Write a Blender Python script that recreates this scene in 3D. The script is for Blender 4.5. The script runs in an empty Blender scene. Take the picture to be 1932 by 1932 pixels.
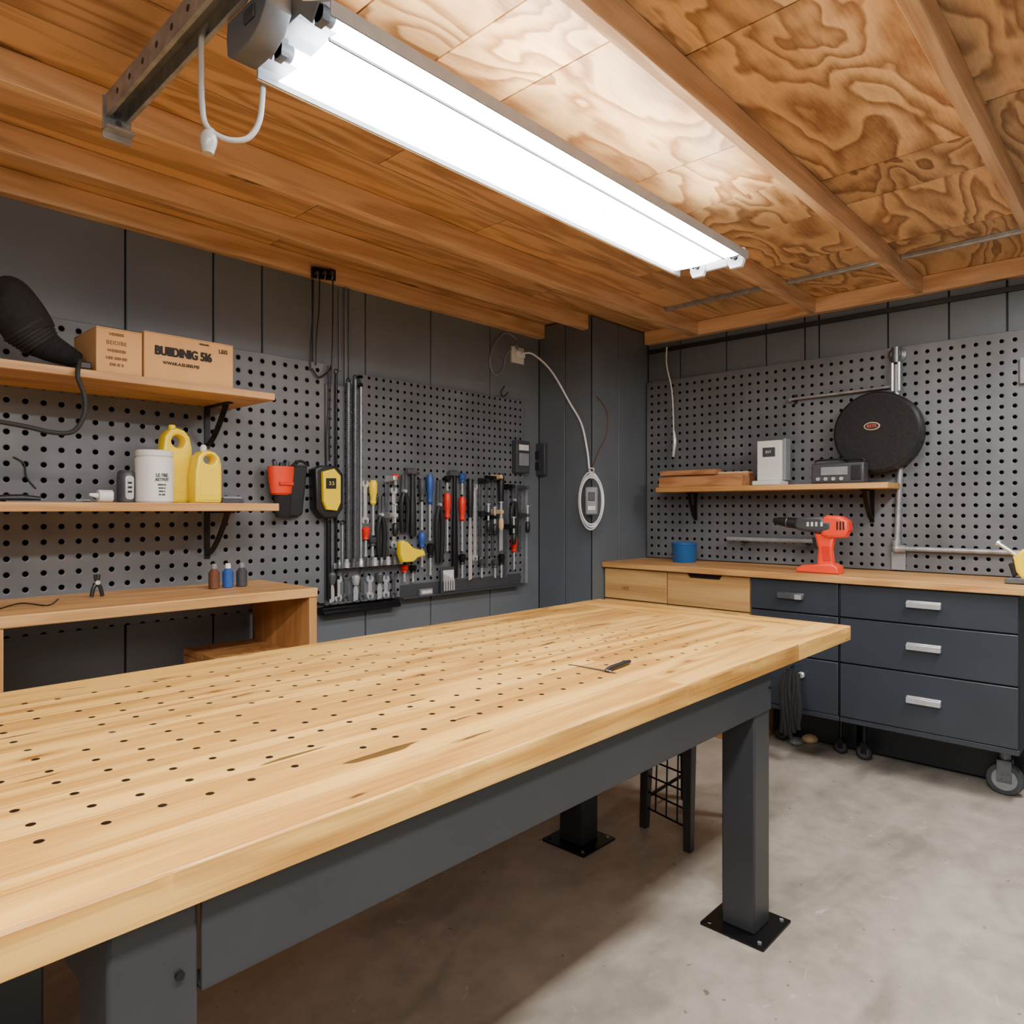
import bpy, bmesh, math, random
from mathutils import Vector, Matrix
random.seed(4)
# ---------- survey of the room: camera at x=y=0, height 1.45 m ----------
F, CX, HY, H = 1330.0, 966.0, 960.0, 1.45
A, B = 0.7289, 0.6845
def P(px, py, X=None, Y=None, Z=None):
    u = (px-CX)/F; v = (HY-py)/F
    dx = B*u+A; dy = B-A*u
    t = X/dx if X is not None else (Y/dy if Y is not None else (Z-H)/v)
    return Vector((dx*t, dy*t, H+v*t))
V = Vector
col = bpy.context.scene.collection
# ---------- materials ----------
def lin(h):
    h = h.lstrip('#'); o = []
    for i in (0, 2, 4):
        c = int(h[i:i+2], 16)/255
        o.append(c/12.92 if c <= .04045 else ((c+.055)/1.055)**2.4)
    return (*o, 1)
class NT:
    def __init__(s, name):
        s.m = bpy.data.materials.new(name); s.m.use_nodes = True
        s.n = s.m.node_tree.nodes; s.l = s.m.node_tree.links
        s.b = s.n['Principled BSDF']
    def new(s, t, **k):
        n = s.n.new(t)
        for a, v in k.items(): setattr(n, a, v)
        return n
    def put(s, sock, v):
        if isinstance(v, bpy.types.NodeSocket): s.l.new(v, sock)
        else: sock.default_value = v
    def math(s, op, a, b=0.0, c=0.0):
        n = s.new('ShaderNodeMath', operation=op)
        s.put(n.inputs[0], a); s.put(n.inputs[1], b); s.put(n.inputs[2], c); return n.outputs[0]
    def vm(s, op, a, b=(0, 0, 0)):
        n = s.new('ShaderNodeVectorMath', operation=op)
        s.put(n.inputs[0], a); s.put(n.inputs[1], b); return n
    def noise(s, vec, scale=5, detail=4, dist=0.0, rough=.5):
        n = s.new('ShaderNodeTexNoise'); s.put(n.inputs['Vector'], vec)
        n.inputs['Scale'].default_value = scale; n.inputs['Detail'].default_value = detail
        n.inputs['Distortion'].default_value = dist; n.inputs['Roughness'].default_value = rough
        return n.outputs['Fac']
    def ramp(s, fac, stops):
        n = s.new('ShaderNodeValToRGB'); s.l.new(fac, n.inputs[0])
        e = n.color_ramp.elements
        while len(e) < len(stops): e.new(.5)
        for i, (p, c) in enumerate(stops): e[i].position = p; e[i].color = c if not isinstance(c, str) else lin(c)
        return n.outputs[0]
    def mix(s, fac, a, b, mode='MIX'):
        n = s.new('ShaderNodeMix', data_type='RGBA', blend_type=mode)
        s.put(n.inputs[0], fac); s.put(n.inputs[6], a); s.put(n.inputs[7], b); return n.outputs[2]
    def bump(s, h, st=.2, d=.01):
        n = s.new('ShaderNodeBump'); s.l.new(h, n.inputs['Height'])
        n.inputs['Strength'].default_value = st; n.inputs['Distance'].default_value = d
        s.l.new(n.outputs[0], s.b.inputs['Normal'])
    def coord(s): return s.new('ShaderNodeTexCoord').outputs['Object']
    def sstep(s, v, lo, hi, a=0.0, b=1.0):
        n = s.new('ShaderNodeMapRange', interpolation_type='SMOOTHSTEP'); s.put(n.inputs[0], v)
        n.inputs[1].default_value = lo; n.inputs[2].default_value = hi
        n.inputs[3].default_value = a; n.inputs[4].default_value = b; return n.outputs[0]
def simple(name, hexc, rough=.5, metal=0.0, var=.12, scale=12, bump=.05, spec=.5):
    t = NT(name); c = lin(hexc); co = t.coord()
    n = t.noise(co, scale, 5)
    lo = tuple(x*(1-var) for x in c[:3])+(1,); hi = tuple(min(1, x*(1+var)) for x in c[:3])+(1,)
    t.l.new(t.ramp(n, [(.3, lo), (.7, hi)]), t.b.inputs['Base Color'])
    t.b.inputs['Roughness'].default_value = rough; t.b.inputs['Metallic'].default_value = metal
    t.b.inputs['Specular IOR Level'].default_value = spec
    if bump: t.bump(t.noise(co, scale*8, 3), bump, .003)
    return t.m
def wood(name, dark, light, axis='X', ring=9.0, knots=True, rough=.5, holes=False, vary=.3, grain=1.0, knotcol='#4a2a12', con=(.22, .78), stain=False, kn=.62, ksz=.12, flat=False, freq=(.55, 5.0)):
    t = NT(name); co = t.coord()
    rnd = t.new('ShaderNodeNewGeometry').outputs['Random Per Island']
    off = t.new('ShaderNodeCombineXYZ')
    t.put(off.inputs[0], t.math('MULTIPLY', rnd, 31.7)); t.put(off.inputs[1], t.math('MULTIPLY', rnd, 17.3)); t.put(off.inputs[2], t.math('MULTIPLY', rnd, 7.9))
    c2 = t.vm('ADD', co, off.outputs[0]).outputs[0]
    al, ac = freq
    sc = {'X': (al, ac, ac), 'Y': (ac, al, ac), 'Z': (ac, ac, al)}[axis]
    g = t.vm('MULTIPLY', c2, sc).outputs[0]
    n1 = t.noise(g, 1.0, 3, .4)
    rg = t.math('SINE', t.math('MULTIPLY', n1, ring*6.28))
    rg = t.math('MULTIPLY_ADD', rg, .5, .5)
    fs = {'X': (3, 160, 160), 'Y': (160, 3, 160), 'Z': (160, 160, 3)}[axis]
    fine = t.noise(t.vm('MULTIPLY', c2, fs).outputs[0], 1.0, 3)
    big = t.noise(g, .7, 4, .2)
    f = t.math('ADD', t.math('MULTIPLY', rg, .30*grain), t.math('ADD', t.math('MULTIPLY', fine, .45), t.math('MULTIPLY', big, .45)))
    colr = t.ramp(f, [(con[0], dark), (con[1], light)])
    if stain:
        ss = {'X': (.9, 8, 8), 'Y': (8, .9, 8), 'Z': (8, 8, .9)}[axis]
        sn = t.noise(t.vm('MULTIPLY', c2, ss).outputs[0], 1.6, 4, .5, .5)
        colr = t.mix(t.math('MULTIPLY', t.sstep(sn, .56, .70), .4), colr, lin('#94602a'))
        s2 = t.noise(t.vm('MULTIPLY', c2, tuple(v*2.2 for v in ss)).outputs[0], 1.3, 3, .5, .5)
        colr = t.mix(t.math('MULTIPLY', t.sstep(s2, .675, .70), .85), colr, lin('#33200f'))
    if knots:
        ks = {'X': (1.1, 4.2, 4.2), 'Y': (4.2, 1.1, 4.2), 'Z': (4.2, 4.2, 1.1)}[axis]
        if flat: ks = (2.4, 7.5, 0) if axis == 'X' else (7.5, 2.4, 0)
        vo = t.new('ShaderNodeTexVoronoi'); vo.inputs['Scale'].default_value = 1.0
        if flat: vo.voronoi_dimensions = '2D'
        wob = t.new('ShaderNodeTexNoise'); t.l.new(c2, wob.inputs['Vector']); wob.inputs['Scale'].default_value = 14
        kv = t.vm('ADD', t.vm('MULTIPLY', c2, ks).outputs[0], t.vm('MULTIPLY', wob.outputs['Color'], (.16, .16, .12)).outputs[0]).outputs[0]
        t.l.new(kv, vo.inputs['Vector'])
        k = t.sstep(vo.outputs['Distance'], ksz*.3, ksz, 1.0, 0.0)
        sp = t.new('ShaderNodeSeparateColor'); t.l.new(vo.outputs['Color'], sp.inputs[0])
        sel = t.math('GREATER_THAN', sp.outputs[0], kn)
        colr = t.mix(t.math('MULTIPLY', t.math('MULTIPLY', k, sel), .85), colr, lin(knotcol))
        if flat:
            k2 = t.sstep(vo.outputs['Distance'], ksz*.8, ksz*2.8, 1.0, 0.0)
            colr = t.mix(t.math('MULTIPLY', t.math('MULTIPLY', k2, sel), .45), colr, lin('#a05f26'))
    hs = t.new('ShaderNodeHueSaturation'); t.l.new(colr, hs.inputs['Color'])
    t.put(hs.inputs['Value'], t.math('MULTIPLY_ADD', rnd, vary, 1-vary/2)); colr = hs.outputs[0]
    if holes:
        sx = t.new('ShaderNodeSeparateXYZ'); wc = t.new('ShaderNodeNewGeometry').outputs['Position']
        q = t.vm('SCALE', t.vm('SUBTRACT', wc, (.375, 1.24, .95)).outputs[0]); q.inputs[3].default_value = 1/.0825
        fr = t.vm('SUBTRACT', q.outputs[0], (-.5, -.5, 0)).outputs[0]
        cell = t.vm('FLOOR', fr).outputs[0]
        d = t.vm('SUBTRACT', t.vm('FRACTION', fr).outputs[0], (.5, .5, 0)).outputs[0]
        wn = t.new('ShaderNodeTexWhiteNoise')
        cz = t.vm('MULTIPLY', cell, (1, 1, 0)).outputs[0]; t.l.new(cz, wn.inputs['Vector'])
        jit = t.vm('MULTIPLY', t.vm('SUBTRACT', wn.outputs['Color'], (.5, .5, .5)).outputs[0], (.2, .14, 0)).outputs[0]
        d = t.vm('MULTIPLY', t.vm('ADD', d, jit).outputs[0], (1, 1, 0)).outputs[0]
        ln = t.vm('LENGTH', d).outputs['Value']
        m = t.sstep(ln, .082, .105, 1.0, 0.0)
        t.l.new(q.outputs[0], sx.inputs[0])
        m = t.math('MULTIPLY', m, t.math('GREATER_THAN', sx.outputs[1], -.5)); m = t.math('MULTIPLY', m, t.math('LESS_THAN', sx.outputs[1], 11.5))
        m = t.math('MULTIPLY', m, t.math('LESS_THAN', sx.outputs[0], 25.5)); m = t.math('MULTIPLY', m, t.math('GREATER_THAN', sx.outputs[0], -8.5))
        m = t.math('MULTIPLY', m, t.math('GREATER_THAN', wn.outputs['Value'], .12))
        up = t.new('ShaderNodeSeparateXYZ'); t.l.new(t.new('ShaderNodeNewGeometry').outputs['Normal'], up.inputs[0])
        m = t.math('MULTIPLY', m, t.math('GREATER_THAN', up.outputs[2], .5))
        colr = t.mix(m, colr, lin('#120b06'))
    t.l.new(colr, t.b.inputs['Base Color'])
    t.b.inputs['Roughness'].default_value = rough
    t.bump(fine, .12, .003)
    return t.m
def plywood(name, dark, light):
    t = NT(name); co = t.coord()
    rnd = t.new('ShaderNodeNewGeometry').outputs['Random Per Island']
    off = t.new('ShaderNodeCombineXYZ'); t.put(off.inputs[0], t.math('MULTIPLY', rnd, 41.7)); t.put(off.inputs[1], t.math('MULTIPLY', rnd, 23.1))
    c2 = t.vm('ADD', co, off.outputs[0]).outputs[0]
    g = t.vm('MULTIPLY', c2, (.8, 2.2, 1.0)).outputs[0]
    n1 = t.noise(g, 1.2, 3.5, .5, .45)
    rr = t.math('FRACT', t.math('MULTIPLY', n1, 12.0))
    edge = t.ramp(rr, [(.0, (.08, .08, .08, 1)), (.15, (1, 1, 1, 1)), (.5, (.82, .82, .82, 1)), (.85, (.25, .25, .25, 1)), (1.0, (.08, .08, .08, 1))])
    fine = t.noise(t.vm('MULTIPLY', c2, (14, 120, 120)).outputs[0], 1.0, 3)
    med = t.noise(t.vm('MULTIPLY', c2, (9, 40, 1)).outputs[0], 1.0, 4, .6)
    big = t.noise(g, 1.1, 3)
    f = t.math('ADD', t.math('MULTIPLY', edge, .46), t.math('ADD', t.math('MULTIPLY', fine, .25), t.math('ADD', t.math('MULTIPLY', big, .22), t.math('MULTIPLY', med, .22))))
    c = t.ramp(f, [(.28, dark), (.88, light)])
    hs = t.new('ShaderNodeHueSaturation'); t.l.new(c, hs.inputs['Color'])
    t.put(hs.inputs['Value'], t.math('MULTIPLY_ADD', rnd, .35, .85))
    t.l.new(hs.outputs[0], t.b.inputs['Base Color']); t.b.inputs['Roughness'].default_value = .45
    t.bump(fine, .15, .003); return t.m
def peg(name, hexc, pitch, rad, axis='X'):
    t = NT(name); wc = t.new('ShaderNodeNewGeometry').outputs['Position']
    s = t.new('ShaderNodeSeparateXYZ'); t.l.new(wc, s.inputs[0])
    cb = t.new('ShaderNodeCombineXYZ'); t.l.new(s.outputs[0 if axis == 'X' else 1], cb.inputs[0]); t.l.new(s.outputs[2], cb.inputs[1])
    q = t.vm('SCALE', cb.outputs[0]); q.inputs[3].default_value = 1/pitch
    d = t.vm('SUBTRACT', t.vm('FRACTION', q.outputs[0]).outputs[0], (.5, .5, 0)).outputs[0]
    ln = t.vm('LENGTH', d).outputs['Value']
    r = rad/pitch
    m = t.sstep(ln, r*.88, r*1.06, 1.0, 0.0)
    n = t.noise(wc, 3.5, 6); c = lin(hexc)
    base = t.ramp(n, [(.3, tuple(x*.78 for x in c[:3])+(1,)), (.7, tuple(x*1.18 for x in c[:3])+(1,))])
    t.l.new(t.mix(m, base, lin('#050506')), t.b.inputs['Base Color'])
    t.l.new(t.math('MULTIPLY_ADD', m, .5, .38), t.b.inputs['Roughness'])
    t.l.new(t.math('MULTIPLY_ADD', m, -.5, .5), t.b.inputs['Specular IOR Level'])
    t.bump(t.sstep(ln, r*.9, r*1.35, 0.0, 1.0), .4, .005)
    return t.m
def concrete():
    t = NT('concrete'); co = t.coord()
    n1 = t.noise(co, 1.1, 8, .3, .62); n2 = t.noise(co, 9, 8, 0, .65)
    f = t.math('ADD', t.math('MULTIPLY', n1, .65), t.math('MULTIPLY', n2, .4))
    c = t.ramp(f, [(.34, '#837c72'), (.52, '#a59d92'), (.72, '#c0b8ac')])
    sp = t.noise(t.vm('MULTIPLY', co, (6, 16, 1)).outputs[0], 1.2, 5, 1.2, .55)
    c = t.mix(t.math('MULTIPLY', t.sstep(sp, .66, .73), .5), c, lin('#d6cfc4'))
    dk = t.noise(co, 26, 2); c = t.mix(t.math('MULTIPLY', t.sstep(dk, .72, .75), .6), c, lin('#38342f'))
    st = t.noise(t.vm('MULTIPLY', co, (1.0, 2.2, 1)).outputs[0], 1.1, 6, 1.0); c = t.mix(t.math('MULTIPLY', t.sstep(st, .52, .68), .45), c, lin('#5e574d'))
    t.l.new(c, t.b.inputs['Base Color'])
    t.l.new(t.ramp(n2, [(.3, (.38, .38, .38, 1)), (.7, (.6, .6, .6, 1))]), t.b.inputs['Roughness'])
    t.bump(n2, .15, .006); return t.m
def emit(name, hexc, st):
    t = NT(name); t.b.inputs['Emission Color'].default_value = lin(hexc); t.b.inputs['Emission Strength'].default_value = st
    t.b.inputs['Base Color'].default_value = lin(hexc); return t.m
M = {}
M['wall'] = simple('wall_paint', '#676d72', .40, 0, .09, 2.5, .06)
M['wallR'] = simple('wall_paint_slate', '#5f676e', .40, 0, .09, 2.5, .06)
M['pegA'] = peg('pegboard_grey', '#696c70', .064, .0118)
M['pegC'] = peg('pegboard_grey_fine', '#64686d', .052, .0094)
M['pegR'] = peg('pegboard_grey_wall', '#64676b', .060, .0112, 'Y')
M['floor'] = concrete()
M['ply'] = plywood('ceiling_plywood', '#80522a', '#efc48c')
M['board'] = wood('ceiling_board', '#946a45', '#d8ae80', 'X', 7, True, .42, vary=.3, grain=1.3, con=(.28, .74))
M['joist'] = wood('joist_pine', '#b58558', '#ecc69a', 'X', 6, True, .42, vary=.15)
M['joistY'] = wood('joist_pine_cross', '#b58558', '#ecc69a', 'Y', 6, True, .42)
M['topX'] = wood('bench_pine', '#a46a26', '#e9b75e', 'X', 5, True, .33, holes=True, vary=.16, grain=1.2, con=(.26, .76), stain=True, kn=.62, ksz=.085, knotcol='#45260c', flat=True, freq=(.4, 4.2))
M['topY'] = wood('bench_pine_end', '#a46a26', '#e4b158', 'Y', 5, True, .33, vary=.16, grain=1.2, con=(.26, .76), stain=True, kn=.66, ksz=.08, flat=True, freq=(.4, 4.2))
M['shelf'] = wood('shelf_pine', '#9c6a34', '#d7a769', 'X', 6, False, .45)
M['shelfY'] = wood('shelf_pine_cross', '#996630', '#cf9e60', 'Y', 6, False, .45)
M['shelfZ'] = wood('shelf_pine_upright', '#96602e', '#c79055', 'Z', 6, True, .5)
M['offcut'] = wood('rough_offcut', '#7a4a26', '#b88252', 'Y', 8, True, .6, grain=1.5)
M['drawerwood'] = wood('drawer_birch', '#a8783f', '#d4a768', 'Y', 5, False, .45)
M['steel'] = simple('table_steel_grey', '#35373b', .36, .15, .08, 4, .03)
M['slate'] = simple('cabinet_slate', '#373d45', .33, .1, .1, 3, .02)
M['slatedk'] = simple('cabinet_slate_frame', '#21262b', .4, .1, .1, 3, .02)
M['black'] = simple('black_plastic', '#1a1b1d', .4, 0, .2, 20, .05)
M['blackm'] = simple('black_metal', '#18191c', .35, .4, .2, 20, .03)
M['rubber'] = simple('rubber', '#232325', .7, 0, .2, 30, .1)
M['fabric'] = simple('black_fabric', '#1f1e1f', .9, 0, .3, 60, .5)
M['dgrey'] = simple('dark_grey_plastic', '#3d4044', .45, 0, .1, 20, .05)
M['mgrey'] = simple('mid_grey_plastic', '#5c6064', .45, 0, .1, 20, .05)
M['grey'] = simple('grey_plastic', '#85898d', .45, 0, .1, 20, .05)
M['chrome'] = simple('brushed_steel', '#dcdee0', .28, .6, .1, 30, .03)
M['galv'] = simple('galvanised_steel', '#a4a8ac', .42, .6, .25, 18, .08)
M['dsteel'] = simple('dark_tool_steel', '#6a6d72', .35, .6, .2, 30, .05)
M['white'] = simple('white_enamel', '#e9ebec', .4, 0, .03, 10, 0)
M['whitep'] = simple('white_plastic', '#dcdcd8', .45, 0, .05, 10, .02)
M['yellow'] = simple('yellow_plastic', '#ffdc00', .36, 0, .04, 10, .03)
M['red'] = simple('red_plastic', '#e32613', .38, 0, .08, 10, .03)
M['orange'] = simple('orange_red_plastic', '#f4431f', .38, 0, .06, 10, .03)
M['blue'] = simple('blue_plastic', '#1c5f9c', .4, 0, .08, 10, .03)
M['navy'] = simple('navy_plastic', '#2a539c', .4, 0, .08, 10, .03)
M['card'] = simple('cardboard', '#d3a268', .8, 0, .07, 6, .1)
M['ink'] = simple('dark_ink', '#1f1712', .7, 0, .1, 10, 0)
M['inkf'] = simple('brown_ink', '#74502c', .8, 0, .1, 10, 0)
M['cream'] = simple('cream_wood', '#d8b98c', .6, 0, .1, 15, .05)
M['copper'] = simple('brown_wire', '#6d4630', .5, .2, .1, 20, 0)
M['oldwood'] = wood('dark_old_wood', '#1d1b1b', '#3a3635', 'Z', 6, False, .5)
M['clear'] = simple('clear_cord_plastic', '#aaa7a1', .2, 0, .05, 10, 0)
M['tube'] = emit('fluorescent_tube', '#f4f8ff', 9.0)
M['diff'] = emit('lamp_diffuser', '#f8faff', 22.0)
M['slot'] = emit('added_ceiling_glow', '#fff6e6', 46.0)  # added glow for the ceiling, not an opening in the lamp
# ---------- geometry builder ----------
LM = Matrix(((1, 0, 0, 0), (0, 0, -1, 0), (0, 1, 0, 0), (0, 0, 0, 1)))
RM = Matrix(((0, 0, -1, 0), (-1, 0, 0, 0), (0, 1, 0, 0), (0, 0, 0, 1)))
def frame(d):
    d = d.normalized(); a = V((0, 0, 1)) if abs(d.z) < .95 else V((1, 0, 0))
    x = a.cross(d).normalized(); return x, d.cross(x).normalized(), d
def smooth_path(pts, n=8):
    pts = [V(p) for p in pts]
    if len(pts) < 3 or n < 2: return pts
    out = []
    for i in range(len(pts)-1):
        p0 = pts[max(i-1, 0)]; p1 = pts[i]; p2 = pts[i+1]; p3 = pts[min(i+2, len(pts)-1)]
        for k in range(n):
            t = k/n
            out.append(.5*((2*p1)+(p2-p0)*t+(2*p0-5*p1+4*p2-p3)*t*t+(3*p1-p0-3*p2+p3)*t**3))
    out.append(pts[-1]); return out
class G:
    def __init__(s): s.bm = bmesh.new()
    def _mi(s, fs, mi):
        for f in fs: f.material_index = mi
    def box(s, x0, x1, y0, y1, z0, z1, mi=0, rot=None):
        x0, x1 = sorted((x0, x1)); y0, y1 = sorted((y0, y1)); z0, z1 = sorted((z0, z1))
        c = V(((x0+x1)/2, (y0+y1)/2, (z0+z1)/2))
        m = Matrix.Translation(c) @ (rot or Matrix()) @ Matrix.Diagonal((x1-x0, y1-y0, z1-z0, 1))
        r = bmesh.ops.create_cube(s.bm, size=1, matrix=m)
        if mi: s._mi({f for v in r['verts'] for f in v.link_faces}, mi)
        return s
    def ring(s, c, x, y, r, n): return [s.bm.verts.new(c+x*(r*math.cos(2*math.pi*i/n))+y*(r*math.sin(2*math.pi*i/n))) for i in range(n)]
    def skin(s, rings, cap=True, mi=0):
        n = len(rings[0]); fs = []
        for a, b in zip(rings, rings[1:]):
            for i in range(n): fs.append(s.bm.faces.new((a[i], a[(i+1) % n], b[(i+1) % n], b[i])))
        if cap: fs.append(s.bm.faces.new(rings[0][::-1])); fs.append(s.bm.faces.new(rings[-1]))
        if mi: s._mi(fs, mi)
    def cyl(s, p0, p1, r0, r1=None, n=20, mi=0):
        p0, p1 = V(p0), V(p1); x, y, d = frame(p1-p0)
        s.skin([s.ring(p0, x, y, r0, n), s.ring(p1, x, y, r0 if r1 is None else r1, n)], mi=mi); return s
    def tube(s, pts, r, n=10, sm=8, mi=0):
        rr = r if isinstance(r, (list, tuple)) else None
        if rr:
            q = smooth_path([V((a, 0, 0)) for a in rr], sm); rs = [max(v.x, .0005) for v in q]
        pts = smooth_path(pts, sm)
        if not rr: rs = [r]*len(pts)
        x, y, d = frame(pts[1]-pts[0]); rings = []
        for i, p in enumerate(pts):
            nd = (pts[min(i+1, len(pts)-1)]-pts[max(i-1, 0)]).normalized()
            q = d.rotation_difference(nd); x = q @ x; y = q @ y; d = nd
            rings.append(s.ring(p, x, y, rs[i], n))
        s.skin(rings, mi=mi); return s
    def lathe(s, prof, c, axis=(0, 0, 1), n=28, sx=1.0, sy=1.0, mi=0):
        c = V(c); d = V(axis).normalized()
        if abs(d.z) > .99: x, y = V((1, 0, 0)), V((0, 1, 0))*(1 if d.z > 0 else -1)
        else: x, y, _ = frame(d)
        rings = []
        for r, z in prof:
            rings.append([s.bm.verts.new(c+d*z+x*(max(r, .0004)*sx*math.cos(2*math.pi*i/n))+y*(max(r, .0004)*sy*math.sin(2*math.pi*i/n))) for i in range(n)])
        s.skin(rings, mi=mi); return s
    def sph(s, c, r, sc=(1, 1, 1), mi=0, rot=None):
        m = Matrix.Translation(V(c)) @ (rot or Matrix()) @ Matrix.Diagonal((sc[0]*r, sc[1]*r, sc[2]*r, 1))
        q = bmesh.ops.create_uvsphere(s.bm, u_segments=20, v_segments=12, radius=1, matrix=m)
        if mi: s._mi({f for v in q['verts'] for f in v.link_faces}, mi)
        return s
    def torus(s, c, R, r, axis=(0, 0, 1), n=28, k=8, mi=0, sx=1, sy=1):
        c = V(c); x, y, d = frame(V(axis)); rings = []
        for i in range(n):
            a = 2*math.pi*i/n; o = x*math.cos(a)*sx+y*math.sin(a)*sy; on_ = o.normalized()
            rings.append([s.bm.verts.new(c+o*R+(on_*math.cos(2*math.pi*j/k)+d*math.sin(2*math.pi*j/k))*r) for j in range(k)])
        rings.append(rings[0]); s.skin(rings, cap=False, mi=mi); return s
    def addmesh(s, me, m, mi=0):
        b2 = bmesh.new(); b2.from_mesh(me); b2.transform(m)
        for f in b2.faces: f.material_index = mi
        t = bpy.data.meshes.new('tmp'); b2.to_mesh(t); b2.free(); s.bm.from_mesh(t); bpy.data.meshes.remove(t)
    def shape(s, outline, m, t=.01, bev=.001, holes=(), mi=0):
        cu = bpy.data.curves.new('c', 'CURVE'); cu.dimensions = '2D'; cu.fill_mode = 'BOTH'
        cu.extrude = max(t/2-bev, .0002); cu.bevel_depth = bev; cu.bevel_resolution = 1; cu.offset = -bev
        for pl in [outline, *holes]:
            sp = cu.splines.new('POLY'); sp.points.add(len(pl)-1); sp.use_cyclic_u = True
            for i, p in enumerate(pl): sp.points[i].co = (p[0], p[1], 0, 1)
        s._cv(cu, m, mi); return s
    def text(s, body, size, m, t=.0006, mi=0, bold=.0, sx=1.0):
        cu = bpy.data.curves.new('t', 'FONT'); cu.body = body; cu.size = size; cu.extrude = t; cu.offset = bold
        cu.align_x = 'CENTER'; cu.align_y = 'CENTER'
        s._cv(cu, m @ Matrix.Diagonal((sx, 1, 1, 1)), mi); return s
    def _cv(s, cu, m, mi):
        o = bpy.data.objects.new('c', cu); col.objects.link(o)
        bpy.context.view_layer.update()
        dg = bpy.context.evaluated_depsgraph_get(); me = bpy.data.meshes.new_from_object(o.evaluated_get(dg))
        s.addmesh(me, m, mi); bpy.data.objects.remove(o); bpy.data.curves.remove(cu); bpy.data.meshes.remove(me)
    def finish(s, name, mats, parent=None, origin=None, bev=0.0, label=None):
        bm = s.bm
        bmesh.ops.recalc_face_normals(bm, faces=bm.faces)
        for e in bm.edges:
            e.smooth = not (len(e.link_faces) == 2 and e.calc_face_angle(0) > .6)
        for f in bm.faces: f.smooth = True
        if origin is None:
            xs = [v.co for v in bm.verts]
            origin = V(((min(v.x for v in xs)+max(v.x for v in xs))/2, (min(v.y for v in xs)+max(v.y for v in xs))/2, min(v.z for v in xs)))
        bm.transform(Matrix.Translation(-V(origin)))
        me = bpy.data.meshes.new(name); bm.to_mesh(me); bm.free()
        o = bpy.data.objects.new(name, me); col.objects.link(o)
        for m in (mats if isinstance(mats, (list, tuple)) else [mats]): me.materials.append(M[m])
        if parent: o.parent = parent
        else: o.location = origin
        if bev:
            b = o.modifiers.new('bevel', 'BEVEL'); b.width = bev; b.segments = 2; b.limit_method = 'ANGLE'; b.angle_limit = .7
        if label: o['label'] = label
        return o
def top(g, name, label, cat, mats, bev=0.0, group=None):
    o = g.finish(name, mats, None, None, bev); o['label'] = label; o['category'] = cat
    if group: o['group'] = group
    return o
def struct(g, name, mats, bev=0.0):
    o = g.finish(name, mats, None, V((0, 0, 0)), bev); o['kind'] = 'structure'; return o
class Thing:
    def __init__(s, name, label, cat, origin, group=None):
        s.o = bpy.data.objects.new(name, None); s.o.empty_display_size = .05; col.objects.link(s.o)
        s.or_ = V(origin); s.o.location = s.or_; s.o['label'] = label; s.o['category'] = cat
        if group: s.o['group'] = group
    def part(s, g, name, mats, bev=0.0, label=None, sub=None):
        return g.finish(name, mats, sub or s.o, s.or_, bev, label)
def LO(pts, Y): return [(P(a, b, Y=Y).x, P(a, b, Y=Y).z) for a, b in pts], Matrix.Translation((0, Y, 0)) @ LM
def RO(pts, X): return [(-P(a, b, X=X).y, P(a, b, X=X).z) for a, b in pts], Matrix.Translation((X, 0, 0)) @ RM
def circ(cx, cy, r, n=16, ry=None): return [(cx+r*math.cos(2*math.pi*i/n), cy+(ry or r)*math.sin(2*math.pi*i/n)) for i in range(n)]
def rrect(x0, x1, y0, y1, r, n=4):
    o = []
    for cx, cy, a0 in ((x1-r, y1-r, 0), (x0+r, y1-r, 90), (x0+r, y0+r, 180), (x1-r, y0+r, 270)):
        for i in range(n+1):
            a = math.radians(a0+90*i/n); o.append((cx+r*math.cos(a), cy+r*math.sin(a)))
    return o
# ================= ROOM =================
struct(G().box(-2.2, 5.0, -2.4, 3.7, -.1, 0), 'floor', 'floor')
g = G()
def panels(g, edges, mk, gap=.008):
    for a, b in zip(edges, edges[1:]): mk(a+gap/2, b-gap/2)
e = [-2.2, -1.5, -.9, -.3, .3] + [P(x, 900, Y=3.45).x for x in (237, 403, 495, 590, 690, 813, 925)] + [3.97]
panels(g, e, lambda a, b: g.box(a, b, 3.45, 3.47, 0, 2.8))
g.box(-2.2, 5, 3.47, 3.6, 0, 2.8, 1)
struct(g, 'wall_left', ['wall', 'black'], .004)
g = G()
e = [-2.4, -1.8, -1.2, -.6, 0, .5] + sorted(P(x, 900, X=4.7).y for x in (1900, 1790, 1675, 1545, 1518, 1445, 1370, 1283)) + [2.97]
panels(g, e, lambda a, b: g.box(4.7, 4.72, a, b, 0, 2.8))
g.box(4.72, 4.85, -2.4, 3.6, 0, 2.8, 1)
struct(g, 'wall_right', ['wallR', 'black'], .004)
g = G()
for a, b in ((2.97, 3.20), (3.206, 3.45)): g.box(3.97, 3.985, a, b, 0, 2.8)
for a, b in ((3.97, 4.30), (4.306, 4.70)): g.box(a, b, 2.97, 2.985, 0, 2.8)
g.box(3.985, 4.70, 2.985, 3.45, 0, 2.8, 1)
struct(g, 'wall_column', ['wallR', 'black'], .003)
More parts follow.
